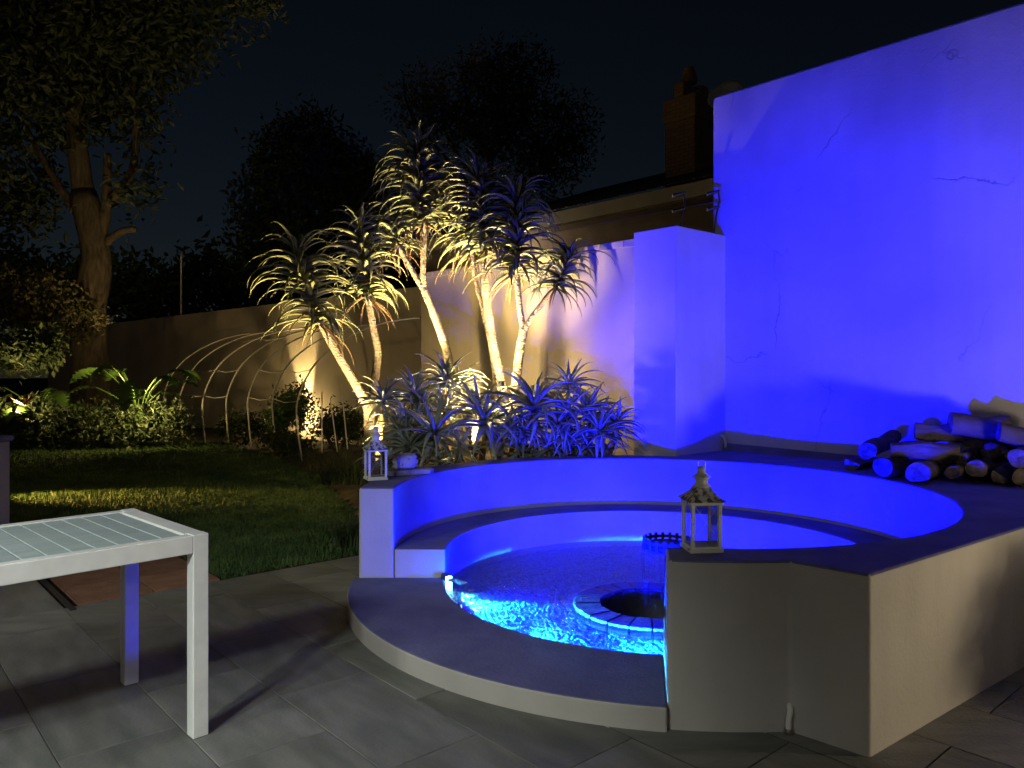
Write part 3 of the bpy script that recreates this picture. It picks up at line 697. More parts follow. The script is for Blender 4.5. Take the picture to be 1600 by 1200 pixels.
# ------------------------------------------------------------------ firewood
VA = Vector((.72, .69, 0)).normalized()
def log_obj(p, axis, rad, length, label, mats=('log_bark', 'log_end'), half=None, tilt=0.0, squash=1.0):
    """p = centre of the near end"""
    axis = (axis + Vector((0, 0, tilt))).normalized(); n = 14; nl = 7; m_ = MB()
    side = axis.cross(Vector((0, 0, 1))).normalized(); up = side.cross(axis)
    ph = random.uniform(0, 6)
    def rr(a, i):
        k = 1 + .07 * math.sin(2 * a + ph) + .05 * math.sin(3 * a + ph * 2 + i * .5) + .03 * random.uniform(-1, 1)
        return rad * k
    prof = [rr(2 * PI * j / n, 0) for j in range(n)]
    ring_ = []
    for i in range(nl + 1):
        c_ = axis * (length * i / nl) + up * (.01 * math.sin(i * .9 + ph))
        for j in range(n):
            a = 2 * PI * j / n; r_ = prof[j] * (1 + .05 * math.sin(i * 1.7 + j)) * (1 - .06 * i / nl)
            x, y = math.cos(a) * r_, math.sin(a) * r_ * squash
            if half is not None:
                nx, ny = math.cos(half), math.sin(half); d_ = x * nx + y * ny
                if d_ > .12 * rad: x -= nx * (d_ - .12 * rad); y -= ny * (d_ - .12 * rad)
            ring_.append(c_ + side * x + up * y)
    fs = []; mi = []
    m_.add(ring_, [], 0)
    for i in range(nl):
        for j in range(n):
            a = 2 * PI * (j + .5) / n
            fl_ = half is not None and math.cos(a - half) > .45
            m_.f.append((i * n + j, i * n + (j + 1) % n, (i + 1) * n + (j + 1) % n, (i + 1) * n + j)); m_.m.append(2 if fl_ else 0)
    m_.f.append(tuple(range(n))); m_.m.append(1); m_.f.append(tuple(nl * n + j for j in range(n))[::-1]); m_.m.append(1)
    o = m_.build('log', [M[mats[0]], M[mats[1]], M['log_split']], None, autosmooth=50); o.location = p
    return tag(o, label, 'log', 'firewood stacked against the tall wall')
px = lambda r_, d: r_ * d / F
LOGS = [  # x, y, radius px, distance, length, label, half
 (1332, 722, 13, 5.55, .45, 'small split log end at the far left of the firewood', R(70)),
 (1355, 706, 14, 5.42, .50, 'log tipped up on the left end of the firewood', None),
 (1379, 730, 16, 5.10, .55, 'round log end right below the tipped up log', None),
 (1434, 741, 17, 4.86, .60, 'biggest round log end in the bottom row of firewood', None),
 (1488, 739, 11, 4.95, .55, 'small upright oval log end right of the biggest one', None),
 (1502, 716, 9.5, 5.05, .5, 'thin log end in the second row above the small oval one', None),
 (1525, 735, 14.5, 4.90, .55, 'tan round log end third from the right', None),
 (1562, 741, 12.5, 4.80, .55, 'triangular split log end in the bottom row', R(60)),
 (1592, 716, 15.5, 4.75, .5, 'round log end high at the right edge of the photo', None),
 (1595, 744, 12.5, 4.70, .5, 'log end at the bottom right of the firewood', None),
 (1460, 726, 12, 5.15, .5, 'dark log wedged under the long blue log', None),
 (1548, 707, 14, 5.10, .5, 'dark log in the second row behind the triangular end', None),
 (1575, 690, 15, 5.15, .5, 'dark log near the top of the right heap', None),
 (1520, 690, 15, 5.25, .5, 'dark log just right of the split top log', None)]
for i, (x, y, r_, d, ln, lb, hf) in enumerate(LOGS):
    p = at(x, y, d); rad = px(r_, d)
    ax = (VA + Vector((random.uniform(-.12, .12), random.uniform(-.1, .1), 0))).normalized()
    log_obj(p, ax, rad, ln, lb, half=hf, tilt=.14 if i == 1 else random.uniform(-.03, .05))
log_obj(at(1392, 706, 5.2), Vector((.93, -.36, 0)), px(16, 5.1), .40, 'long log lying sideways across the firewood', ('log_bark', 'log_end'), half=R(-35))
log_obj(at(1430, 672, 5.25), Vector((.93, -.30, -.08)), px(15, 5.1), .28, 'split log with pale face lying on top of the firewood', ('log_bark', 'log_end'), half=R(35))
log_obj(at(1484, 664, 5.2), Vector((.93, -.30, -.05)), px(20, 5.1), .34, 'fat tan log on the top of the firewood', ('pale_bark', 'log_end'))
log_obj(at(1560, 676, 5.0), Vector((.93, -.30, -.10)), px(16, 4.9), .36, 'dull log beside the fat tan one at the right edge', ('pale_bark', 'log_end'))

# ------------------------------------------------------------------ leaves
def strap_leaf(L, Wd, rise, droop, seed, mt, curl=0.0, nseg=9, name='leaf', thick=.16):
    """fleshy channelled leaf along +X: starts at angle `rise` above level, bends down by `droop` in all"""
    rd = random.Random(seed); x = z = 0.0; y = 0.0; a = rise; V_ = []; yaw = 0
    for i in range(nseg + 1):
        t = i / nseg; wd = Wd * (1 - t ** 1.6) * (.75 + .5 * min(1, t * 5) * (1 - t)) + .002
        tx, tz = math.cos(a), math.sin(a); ux, uz = -tz, tx
        th = Wd * thick * (1 - t) + .0015
        sy = math.sin(yaw); cy = math.cos(yaw)
        for sx, su in ((-1, .38), (0, 0), (1, .38), (0, -1)):
            off = su * wd * .55 if su > 0 else su * th
            V_.append((x + ux * off - sy * sx * wd / 2, y + cy * sx * wd / 2, z + uz * off))
        st_ = L / nseg; x += tx * st_ * cy; y += tx * st_ * sy; z += tz * st_
        a -= droop / nseg * (.35 + 1.3 * t) + rd.uniform(-.03, .03); yaw += curl / nseg
    m_ = MB(); fs = []
    for i in range(nseg):
        for j in range(4):
            fs.append((i * 4 + j, i * 4 + (j + 1) % 4, (i + 1) * 4 + (j + 1) % 4, (i + 1) * 4 + j))
    fs.append((3, 2, 1, 0)); m_.add(V_, fs)
    return m_.mesh(name, mt, True)
def variants(k, L, Wd, rise, droop, mt, sd=0):
    rd = random.Random(sd)
    return [strap_leaf(L * rd.uniform(.85, 1.12), Wd * rd.uniform(.85, 1.1), rise + rd.uniform(-.15, .15), droop * rd.uniform(.75, 1.2), sd * 50 + i, mt, rd.uniform(-.5, .5)) for i in range(k)]
TL = {  # leaves of the tree aloes: top, middle, low, hanging dry
 'top': variants(6, .50, .056, .95, 2.3, M['tree_aloe'], 1), 'mid': variants(10, .58, .066, .52, 2.5, M['tree_aloe'], 2),
 'low': variants(8, .54, .062, .10, 1.9, M['tree_aloe'], 3), 'hang': variants(3, .50, .036, -.5, 1.2, M['dead_leaf'], 4)}
AL = {'top': variants(6, .40, .058, 1.0, 1.2, M['aloe'], 5), 'mid': variants(8, .50, .064, .42, 1.75, M['aloe'], 6), 'low': variants(8, .52, .060, -.05, 1.35, M['aloe'], 7), 'hang': variants(3, .30, .030, -.6, .9, M['dead_leaf'], 8)}
def put_leaf(par, me, p, az, scale, tilt=None, roll=0.0):
    o = bpy.data.objects.new('leaf', me); COL.objects.link(o); o.parent = par
    o.location = p; o.rotation_euler = (roll, 0, az); o.scale = (scale,) * 3
    return o
def rosette(tree, org, path, nleaf, size, hang=4, core_r=.03):
    """core stem along path (world points) with leaves in a spiral, all under one part"""
    pts = smooth_path(path, 8); k = len(pts)
    core = MB().tube([p - org for p in pts], [core_r * (1 - .6 * i / (k - 1)) for i in range(k)], 8).build('rosette', M['dead_leaf'], tree, smooth=True)
    for i in range(nleaf):
        t = (i + .5) / nleaf; f = t * (k - 1); j = min(int(f), k - 2); p = pts[j].lerp(pts[j + 1], f - j) - org
        az = i * 2.39996 + random.uniform(-.25, .25)
        kind = 'top' if t > .86 else ('mid' if t > .35 else 'low')
        if t < .25 and random.random() < .25: kind = 'hang'
        s = size * random.uniform(.68, 1.15) * (1.0 if t < .8 else .9)
        put_leaf(core, random.choice(TL[kind]), p + Vector((math.cos(az), math.sin(az), 0)) * core_r * .6, az, s, roll=random.uniform(-.2, .2))
    for i in range(hang):
        p = pts[0] - org; az = random.uniform(0, 6.28)
        put_leaf(core, random.choice(TL['hang']), p, az, size * random.uniform(.7, 1))
    return core
def tree_aloe(label, trunks, heads):
    base = Vector(trunks[0][0][0]); org = Vector((base.x, base.y, bed_z(base.x, base.y) - .02))
    t = thing('tree_aloe', label, 'tree', org, 'tree aloes against the garden wall')
    for pts, r0, r1 in trunks:
        pth = smooth_path(pts, 66); k = len(pth)
        rad = [(r0 + (r1 - r0) * (i / (k - 1)) ** .55) * .68 * (1 + .05 * (i % 3 == 0) + .03 * math.sin(i * .9) + .03 * random.uniform(-1, 1)) for i in range(k)]
        MB().tube([p - org for p in pth], rad, 14).build('trunk', M['trunk'], t, autosmooth=28)
    for path, nl, size, hang in heads: rosette(t, org, path, int(nl * 2.3), size * 1.04, hang + 4)
    return t
def pp_(pts, d): return [at(x, y, d + (q[0] if q else 0)) for x, y, *q in pts]
tree_aloe('leaning tree aloe at the far left of the group', [(pp_([(581, 745), (578, 700), (575, 640), (562, 612), (527, 553), (500, 505)], 7.7), .105, .050)],
          [(pp_([(500, 508), (486, 470), (472, 430), (462, 388)], 7.7), 52, .98, 3)])
tree_aloe('second tree aloe with a kinked pale trunk', [(pp_([(574, 725), (580, 640), (588, 575), (590, 548), (584, 515), (574, 462)], 8.3), .085, .050)],
          [(pp_([(574, 466), (572, 430), (566, 390), (560, 345)], 8.3), 50, .95, 3)])
tree_aloe('tallest tree aloe with a forked trunk in the middle', [(pp_([(718, 690), (706, 600), (697, 545), (680, 495), (664, 455)], 8.3), .085, .062),
          (pp_([(664, 457), (661, 420), (663, 370), (661, 345)], 8.3), .050, .042), (pp_([(664, 457), (648, 430), (630, 398), (622, 385)], 8.3), .050, .036)],
          [(pp_([(661, 350), (658, 310), (655, 275), (652, 240)], 8.3), 64, 1.05, 3), (pp_([(622, 388), (618, 365), (615, 345)], 8.35), 28, .85, 5)])
tree_aloe('tree aloe with a straight ringed trunk right of the forked one', [(pp_([(798, 700), (788, 620), (772, 540), (762, 480), (757, 430), (760, 385)], 7.7), .078, .056), (pp_([(780, 640, .3), (768, 545, .3), (756, 490, .3), (744, 440, .3), (738, 395, .3)], 7.7), .05, .036)],
          [(pp_([(760, 390), (758, 350), (752, 315), (748, 280)], 7.7), 56, .98, 2), (pp_([(738, 398), (735, 365), (728, 330), (722, 300)], 8.1), 40, .95, 3)])
tree_aloe('forked tree aloe nearest the pillar', [(pp_([(790, 700), (803, 620), (812, 550), (818, 515)], 7.45), .075, .060), (pp_([(818, 517), (812, 480), (808, 440), (806, 425)], 7.45), .046, .040),
          (pp_([(818, 517), (832, 495), (852, 468), (870, 448)], 7.42), .046, .034)],
          [(pp_([(806, 430), (808, 390), (808, 345), (806, 305)], 7.45), 54, .92, 1), (pp_([(868, 450), (880, 425), (890, 395)], 7.4), 30, .78, 3)])

def aloe(x, y, d, size, label, nleaf=24, squat=0.0):
    nleaf = int(nleaf * 1.3); size *= 1.06; y += 20
    c_ = at(x, y, d); gz = bed_z(c_.x, c_.y) - .02; c_.z = max(c_.z, gz + .03)
    t = thing('aloe_plant', label, 'aloe', Vector((c_.x, c_.y, gz)), 'aloes massed behind the basin')
    h = c_.z - gz
    t.rotation_euler = (R(random.uniform(10, 26)), R(random.uniform(-10, 10)), 0)
    MB().tube([(random.uniform(-.04, .04), random.uniform(-.02, .05), 0), (0, 0, h * .6), (0, 0, h + .04)], [.03, .026, .012], 7).build('stem', M['dead_leaf'], t, smooth=True)
    for i in range(nleaf):
        tt = (i + .5) / nleaf; az = i * 2.39996 + random.uniform(-.3, .3)
        kind = 'top' if tt > .72 else ('mid' if tt > .38 else 'low')
        put_leaf(t, random.choice(AL[kind]), Vector((math.cos(az) * .015, math.sin(az) * .015, h - .05 + .09 * tt)), az, size * random.uniform(.85, 1.12), roll=random.uniform(-.25, .25))
    for i in range(5):
        put_leaf(t, random.choice(AL['hang']), Vector((0, 0, h - .08)), random.uniform(0, 6.28), size)
for a_ in [
 (759, 636, 6.80, .95, 'big blue aloe rosette just left of the middle of the mass'),
 (830, 612, 6.85, 1.05, 'largest blue aloe rosette in the middle of the mass', 30),
 (894, 626, 6.85, .85, 'blue aloe rosette right of the largest one'),
 (940, 652, 6.70, .80, 'blue aloe rosette at the right end beside the pillar'),
 (887, 666, 6.66, .62, 'small bright aloe low in front of the right rosettes', 18),
 (858, 674, 6.64, .55, 'small narrow aloe low below the largest rosette', 16),
 (676, 655, 6.75, .90, 'greenish grey aloe left of the blue rosettes', 26),
 (813, 684, 6.64, .60, 'low curled aloe right of the glowing lamp', 16),
 (739, 606, 7.20, .70, 'dim aloe behind the left blue rosette'),
 (696, 566, 7.60, .74, 'yellow lit aloe in front of the warm wall', 26),
 (736, 566, 7.75, .55, 'small yellow lit aloe right of the brightest one', 18),
 (873, 576, 7.15, .66, 'dark aloe behind the blue rosettes under the wall'),
 (588, 592, 7.35, .62, 'dark green aloe touching the leaning trunk'),
 (642, 584, 7.50, .72, 'dark bushy aloe left of the yellow lit one'),
 (637, 634, 7.10, .66, 'dark aloe above the rounded stone'),
 (920, 612, 7.00, .66, 'dim blue aloe behind the right end of the mass'),
 (954, 636, 6.85, .60, 'narrow aloe squeezed against the pillar', 18),
 (650, 672, 6.70, .70, 'fine leaved green aloe right behind the rounded stone', 28),
 (797, 640, 6.78, .66, 'aloe between the two largest blue rosettes'),
 (716, 672, 6.66, .46, 'low dark aloe left of the glowing lamp', 16),
 (845, 700, 6.62, .45, 'low dark aloe at the basin rim below the curled one', 18),
 (900, 700, 6.62, .50, 'low dark aloe at the rim under the small bright one', 18),
 (945, 692, 6.62, .45, 'low dark aloe at the rim next to the pillar foot', 18),
 (690, 700, 6.66, .50, 'low aloe at the rim between stone and glowing lamp', 20),
 (620, 690, 6.75, .55, 'green aloe right behind the left lantern', 22),
 (655, 610, 7.25, .66, 'dull aloe below the dark bushy one', 22),
 (705, 615, 7.30, .62, 'dull aloe under the yellow lit rosette', 22),
 (815, 650, 6.70, .55, 'short blue aloe under the largest rosette', 20),
 (865, 640, 6.74, .62, 'blue aloe tucked between the right rosettes', 22),
 (915, 675, 6.64, .50, 'short blue aloe near the pillar end of the rim', 18),
 (785, 668, 6.66, .50, 'short blue aloe above the glowing lamp', 18),
 (610, 640, 7.05, .60, 'dark aloe between the leaning trunk and the stone', 22)]:
    aloe(*a_)

# ------------------------------------------------------------------ soft foliage helpers
def foliage(blobs, n, lw, ll, seed, name, mt, parent=None, clump=6, org=Vector()):
    """many small bent leaves spread through a set of ellipsoid blobs (centre, radii)"""
    r = np.random.default_rng(seed); V_ = []; F_ = []
    vol = np.array([b[1][0] * b[1][1] * b[1][2] for b in blobs]); vol = vol / vol.sum()
    for k in range(n // clump):
        b = blobs[r.choice(len(blobs), p=vol)]
        d = r.normal(size=3); d /= np.linalg.norm(d); rr = r.random() ** .45
        c_ = np.array(b[0]) + d * rr * np.array(b[1])
        for q in range(clump):
            p = c_ + r.normal(size=3) * ll * .9; t = r.normal(size=3); t[2] -= .3; t /= np.linalg.norm(t); s = np.cross(t, r.normal(size=3)); s /= np.linalg.norm(s) + 1e-9; up = np.cross(s, t)
            L = ll * (.6 + .8 * r.random()); W = lw * (.7 + .6 * r.random()); o_ = len(V_)
            V_ += [tuple(p), tuple(p + t * L * .5 + s * W * .5 + up * L * .08), tuple(p + t * L - up * L * .1), tuple(p + t * L * .5 - s * W * .5 + up * L * .08)]
            F_ += [(o_, o_ + 1, o_ + 2), (o_, o_ + 2, o_ + 3)]
    V_ = [tuple(np.array(v) - np.array(org)) for v in V_]
    me = bpy.data.meshes.new(name); me.from_pydata(V_, [], F_); me.materials.append(mt)
    return link(name, me, parent)
def bush(name, label, cat, c, radii, n, mt, seed, lw=.03, ll=.07, stems=5, group=None, blobs=None):
    c = Vector(c); base = Vector((c.x, c.y, c.z - radii[2]))
    t = thing(name, label, cat, base, group)
    bl = blobs or [((c.x + random.uniform(-.5, .5) * radii[0], c.y + random.uniform(-.4, .4) * radii[1], c.z + random.uniform(-.5, .5) * radii[2]), (radii[0] * .55, radii[1] * .55, radii[2] * .5)) for _ in range(7)]
    for i in range(stems):
        e = Vector(random.choice(bl)[0]) - base
        MB().tube(smooth_path([(random.uniform(-.05, .05), random.uniform(-.05, .05), 0), e * .5 + Vector((random.uniform(-.1, .1) * radii[0], 0, 0)), e], 6), [.02, .017, .014, .012, .010, .008, .006], 6).build('stem', M['dark_bark'], t, smooth=True)
    foliage(bl, n, lw, ll, seed, 'foliage', mt, t, org=base)
    return t

# grassy edging plants in front of the leaning trunk
def tuft(c, r_, n, h, seed, label, mt):
    rd = np.random.default_rng(seed); V_ = []; F_ = []
    for i in range(n):
        a = rd.random() * 6.283; q = r_ * math.sqrt(rd.random()); x, y = q * math.cos(a), q * math.sin(a) * .7
        az = rd.random() * 6.283; L = h * (.6 + .6 * rd.random()); lean = .3 + .7 * rd.random(); pv_ = None
        o_ = len(V_)
        for k in range(4):
            t_ = k / 3; dx = math.cos(az) * L * lean * t_ * t_ * .9; dy = math.sin(az) * L * lean * t_ * t_ * .9; z = L * (t_ - .35 * lean * t_ * t_); wd = .006 * (1 - t_ * .9)
            sx, sy = -math.sin(az) * wd, math.cos(az) * wd
            V_ += [(x + dx - sx, y + dy - sy, z), (x + dx + sx, y + dy + sy, z)]
        F_ += [(o_ + 2 * k, o_ + 2 * k + 1, o_ + 2 * k + 3, o_ + 2 * k + 2) for k in range(3)]
    me = bpy.data.meshes.new('grass_tuft'); me.from_pydata(V_, [], F_); me.materials.append(mt)
    o = link('grass_tuft', me); o.location = c
    return tag(o, label, 'plant', 'grassy edging plants')
q = on(548, 758, .0); tuft((q.x, q.y, .02), .34, 560, .34, 1, 'grassy tuft at the foot of the leaning tree aloe', M['leaf_dark'])
q = on(516, 738, .0); tuft((q.x, q.y, .02), .40, 520, .34, 2, 'olive grassy tuft farther left at the bed edge', M['leaf_olive'])
tuft((-1.18, 5.95, .02), .20, 380, .22, 3, 'grassy tuft nearest the left wall end', M['leaf_dark'])

# ------------------------------------------------------------------ hoop tunnel
ht_org = on(392, 702, 0.0)
hoops = thing('hoop_tunnel', 'row of pale bent pipe hoops tied together over a vegetable bed', 'garden frame', ht_org)
feet = [(262, 681), (287, 686), (322, 695), (358, 697), (392, 702), (432, 708), (472, 722), (511, 707), (528, 706)]
HPROF = [(0, 0), (-.06, .55), (-.04, .95), (.22, 1.45), (.70, 1.83), (1.30, 2.08), (1.95, 2.20), (2.35, 2.22)]
hp = []
for i, (x, y) in enumerate(feet[:7]):
    f0 = on(x, y, 0.0); s = f0.y / 14.0
    s = 1.0
    pts = [f0 + V * a * s + Vector((0, 0, b * s)) + U * (.04 * math.sin(b * 2 + i)) for a, b in HPROF]
    sp_ = smooth_path(pts, 30); hp.append(sp_)
    MB().tube([p - ht_org for p in sp_], .013, 7).build('hoop', M['hoop'], hoops, smooth=True)
for lev in (8, 12, 19):
    for i in range(6):
        if (i + lev) % 4 == 3: continue
        a, b = hp[i][lev], hp[i + 1][lev]; mid = (a + b) / 2 - Vector((0, 0, .04))
        MB().tube([a - ht_org, mid - ht_org, b - ht_org], .006, 5).build('tie_rod', M['hoop'], hoops, smooth=True)
for i, (x, y, x2, y2) in enumerate([(503, 708, 503, 612), (527, 706, 516, 622), (543, 702, 533, 600)]):
    d = 10.6
    tag(MB().tube([at(x, y, d), at(x2, y2, d)], .009, 6).build('garden_stake', M['hoop']), ['upright thin stake just left of the leaning pair', 'leaning stake in the middle of the dark bed', 'thin stake nearest the leaning aloe trunk'][i], 'stake', 'stakes in the vegetable bed')

# ------------------------------------------------------------------ warm uplights
def uplight(p, label, power, target, angle=95, size=.05, blend=.7, extra=0.0):
    t = thing('uplight', label, 'light', Vector(p), 'warm garden uplights')
    MB().tube([(0, 0, -.12), (0, 0, .0)], .008, 6).build('spike', M['dark_metal'], t)
    d = (Vector(target) - Vector(p)).normalized(); rot = d.to_track_quat('Z', 'Y').to_euler()
    o = MB().lathe([(.028, -.02), (.036, .0), (.040, .06), (.036, .06)], 16).build('housing', M['dark_metal'], t); o.rotation_euler = rot
    o = MB().lathe([(.034, .050), (.030, .054), (.004, .056)], 16).build('lens', M['warm_lens'], t); o.rotation_euler = rot
    lamp('uplight_lamp', t, Vector(p) + d * .075, power, WARM, 'SPOT', size, target, angle, blend)
    if extra: lamp('uplight_spill', t, Vector(p) + d * .09, extra, WARM, 'POINT', .03)
    return t
uplight(at(742, 706, 7.05), 'warm uplight glowing between the aloes under the trees', 1350, at(745, 340, 7.62), 84, size=.12, extra=10)
uplight(at(782, 606, 7.25), 'warm uplight on a short stake before the ringed trunk', 620, at(780, 330, 7.45), 74, size=.10, extra=26)
uplight(at(566, 776, 6.80), 'warm uplight at the foot of the leaning tree aloe', 1250, at(520, 430, 7.75), 72, size=.10)
uplight(at(655, 640, 7.9), 'warm uplight hidden behind the dark aloes', 1150, at(655, 310, 8.2), 66, size=.10, extra=36)
up3 = at(462, 664, 15.2)
uplight(up3, 'warm uplight against the far garden wall', 420, up3 + Vector((.10, .42, 1.5)), 46, blend=.5, extra=45)
uplight(at(227, 636, 12.6), 'warm uplight among the big lobed leaves', 300, at(205, 575, 13.1), 70, extra=60)
uplight(at(22, 640, 12.6), 'warm uplight under the shrubs at the left edge', 120, at(45, 575, 13.2), 70, extra=45)
# low step light on the pier that rakes across the lawn
slp = Vector((-5.95, 8.25, .50))
slt = thing('step_light', 'low amber light raking over the lawn from the left', 'light', slp)
MB().box((0, 0, 0), (.05, .12, .07)).build('housing', M['dark_metal'], slt)
MB().box((.028, 0, 0), (.008, .10, .05)).build('lens', M['warm_lens'], slt)
lamp('step_lamp', slt, slp + Vector((.05, .02, 0)), 1000, (1.0, .62, .12), 'SPOT', .02, slp + Vector((1.25, -.05, -.50)), 44, 1.0)

# ------------------------------------------------------------------ background planting
bush('leafy_shrub', 'leafy climber glowing in front of the far wall light', 'shrub', at(472, 630, 14.2), (.26, .15, .50), 700, M['leaf_dark'], 11, .035, .08)
bush('leafy_shrub', 'yellow lit shrub left of the glowing climber', 'shrub', at(432, 642, 13.6), (.40, .3, .45), 1800, M['leaf_fresh'], 12, .04, .08)
bush('leafy_shrub', 'low dim shrub inside the hoops', 'shrub', at(380, 668, 14.2), (.55, .4, .35), 1500, M['leaf_dark'], 13, .03, .08)
bush('leafy_shrub', 'dark shrub between the stakes and the aloe trunk', 'shrub', at(530, 668, 11.5), (.55, .4, .42), 1800, M['leaf_dark'], 14, .03, .07)
bush('leafy_shrub', 'dark low shrub at the end of the hoops', 'shrub', at(450, 690, 11.9), (.5, .35, .25), 1400, M['leaf_dark'], 15, .03, .07)
bush('leafy_shrub', 'broad dim shrub at upper left by the big tree', 'shrub', at(60, 470, 15.0), (1.2, .7, .75), 5200, M['leaf_olive'], 16, .05, .10)
bush('leafy_shrub', 'yellowish shrub at the left edge above the lit fern leaf', 'shrub', at(28, 545, 13.8), (.75, .5, .42), 3000, M['leaf_dark'], 17, .06, .12)
bush('leafy_shrub', 'dark hedge of low plants left of the hoops', 'hedge', at(110, 640, 13.2), (2.2, .5, .42), 6000, M['leaf_dark'], 18, .04, .10, blobs=[((at(x, 645, 13.2).x, 13.2 + random.uniform(-.2, .2), .45), (.5, .4, .38)) for x in range(-60, 290, 32)])
# big lobed leaves (tree philodendron)
def lobed_leaf(L, seed):
    rd = random.Random(seed); pts = []; n = 9
    left = []; right = []
    for i in range(n):
        t = i / (n - 1); x = L * t; w_ = L * .42 * math.sin(PI * min(1, t * .92 + .08)) ** .8 * (1 - .25 * t)
        for q, ww in ((0, 1.0), (.5, .34)):
            xx = x + q * L / (n - 1)
            if xx > L: continue
            left.append((xx - ww * .05 * L, ww * w_)); right.append((xx - ww * .05 * L, -ww * w_))
    V_ = []; F_ = []
    prof = lambda x: .16 * L * math.sin(PI * .9 * x / L) - .25 * x * x / L
    for k in range(len(left)):
        lx, ly = left[k]; mx = min(lx + .02 * L, L)
        V_ += [(mx, 0, prof(mx)), (lx, ly, prof(lx) - abs(ly) * .35 + .01 * rd.uniform(-1, 1)), (right[k][0], right[k][1], prof(lx) - abs(ly) * .35)]
    for k in range(len(left) - 1):
        a, b = 3 * k, 3 * k + 3; F_ += [(a, b, b + 1, a + 1), (a, a + 2, b + 2, b)]
    m_ = MB().add(V_, F_); return m_.mesh('leaf', M['leaf_fresh'], True, fix=False)
LOB = [lobed_leaf(.55, s) for s in range(4)]
def philodendron(base, n, spread_, hgt, label, sc_=1.0):
    base = Vector(base); t = thing('philodendron', label, 'plant', base, 'big lobed leaf plants')
    for i in range(n):
        az = i * 2.4 + random.uniform(-.3, .3); rr = spread_ * random.uniform(.35, 1.0); z = hgt * random.uniform(.55, 1.05)
        e = Vector((math.cos(az) * rr, math.sin(az) * rr, z))
        MB().tube(smooth_path([(0, 0, 0), (e.x * .35, e.y * .35, z * .65), e], 8), .011, 6).build('stalk', M['leaf_fresh'], t, smooth=True)
        o = bpy.data.objects.new('leaf', random.choice(LOB)); COL.objects.link(o); o.parent = t; o.location = e
        o.rotation_euler = (random.uniform(-.3, .3), random.uniform(.1, .7), az); o.scale = (sc_ * random.uniform(.8, 1.15),) * 3
pb_ = at(215, 640, 13.2); philodendron((pb_.x, pb_.y, .3), 13, .75, 1.25, 'plant with big lobed bright green leaves beside the hoops')
pb_ = at(60, 630, 13.4); philodendron((pb_.x, pb_.y, .3), 7, .7, .75, 'low plant with one brightly lit fern like leaf at left', 1.0)
# pale spiky leaves caught by the lamp at the left edge
sk_o = thing('spiky_plant', 'pinkish spiky leaves caught by the lamp at the left edge', 'plant', at(40, 634, 12.7))
for i, (az, rise) in enumerate(((.3, .9), (PI - .2, .35), (2.4, .8), (PI + .3, .6), (.9, 1.2))):
    me = strap_leaf(.26, .05, rise, .3, i, M['leaf_pink']); put_leaf(sk_o, me, Vector(), az, 1.0)

# ------------------------------------------------------------------ trees
def big_tree(name, label, base, limbs, blobs, n, mt, seed, lw=.10, ll=.2, bark_m='dark_bark'):
    base = Vector(base); t = thing(name, label, 'tree', base)
    for i, (pts, r0, r1) in enumerate(limbs):
        pth = smooth_path(pts, 16); k = len(pth)
        MB().tube([p - base for p in pth], [(r0 + (r1 - r0) * (j / (k - 1)) ** .8) * (1 + .05 * math.sin(j * 1.9 + i)) for j in range(k)], 12).build('trunk' if i == 0 else 'limb', M[bark_m], t, smooth=True)
    foliage(blobs, n, lw, ll, seed, 'crown', mt, t, clump=8, org=base)
    return t
D1 = 16.0
b1 = at(140, 690, D1); b1.z = 0
A = lambda x, y, dd=0: at(x, y, D1 + dd)
big_tree('big_tree', 'tall dark tree with a thick trunk at the left', b1,
  [([b1, A(142, 600), A(138, 500), A(150, 400), A(130, 300)], .42, .26), ([A(148, 400), A(165, 330), A(168, 240)], .16, .07), ([A(166, 320), A(205, 270), A(212, 200), A(208, 120)], .10, .05),
   ([A(134, 325), A(129, 290), A(118, 200), A(120, 140), A(95, 50)], .275, .10), ([A(120, 150), A(150, 60), A(175, -30)], .13, .06), ([A(120, 330), A(85, 280), A(40, 200)], .12, .05), ([A(145, 420), A(160, 385), A(190, 362), A(212, 358)], .11, .06)],
  [(A(60, 120), (1.6, 1.5, 1.7)), (A(180, 60), (1.5, 1.4, 1.3)), (A(250, 40), (1.3, 1.2, .9)), (A(20, 300), (1.0, 1.0, 1.1)), (A(200, 190), (.7, .8, .9)), (A(30, -20), (2.0, 1.6, 1.2)), (A(330, -20), (1.4, 1.2, .8)), (A(215, 300), (.5, .6, .6))], 16000, M['leaf_evergreen'], 21, .09, .2)
D2 = 21.0
b2 = at(480, 640, D2); b2.z = 0
A = lambda x, y, dd=0: at(x, y, D2 + dd)
big_tree('round_tree', 'round dark tree behind the left tree aloes', b2, [([b2, A(478, 480), A(485, 380), A(470, 300)], .25, .10), ([A(485, 380), A(540, 300)], .1, .05)],
  [(A(480, 260), (1.5, 1.2, 1.5)), (A(420, 330), (1.0, 1.0, 1.2)), (A(550, 300), (1.0, 1.0, 1.2)), (A(480, 400), (1.6, 1.2, 1.0)), (A(400, 420), (.9, .8, .8))], 14000, M['leaf_dark'], 22, .09, .2)
D3 = 19.0
b3 = at(790, 560, D3); b3.z = 0
A = lambda x, y, dd=0: at(x, y, D3 + dd)
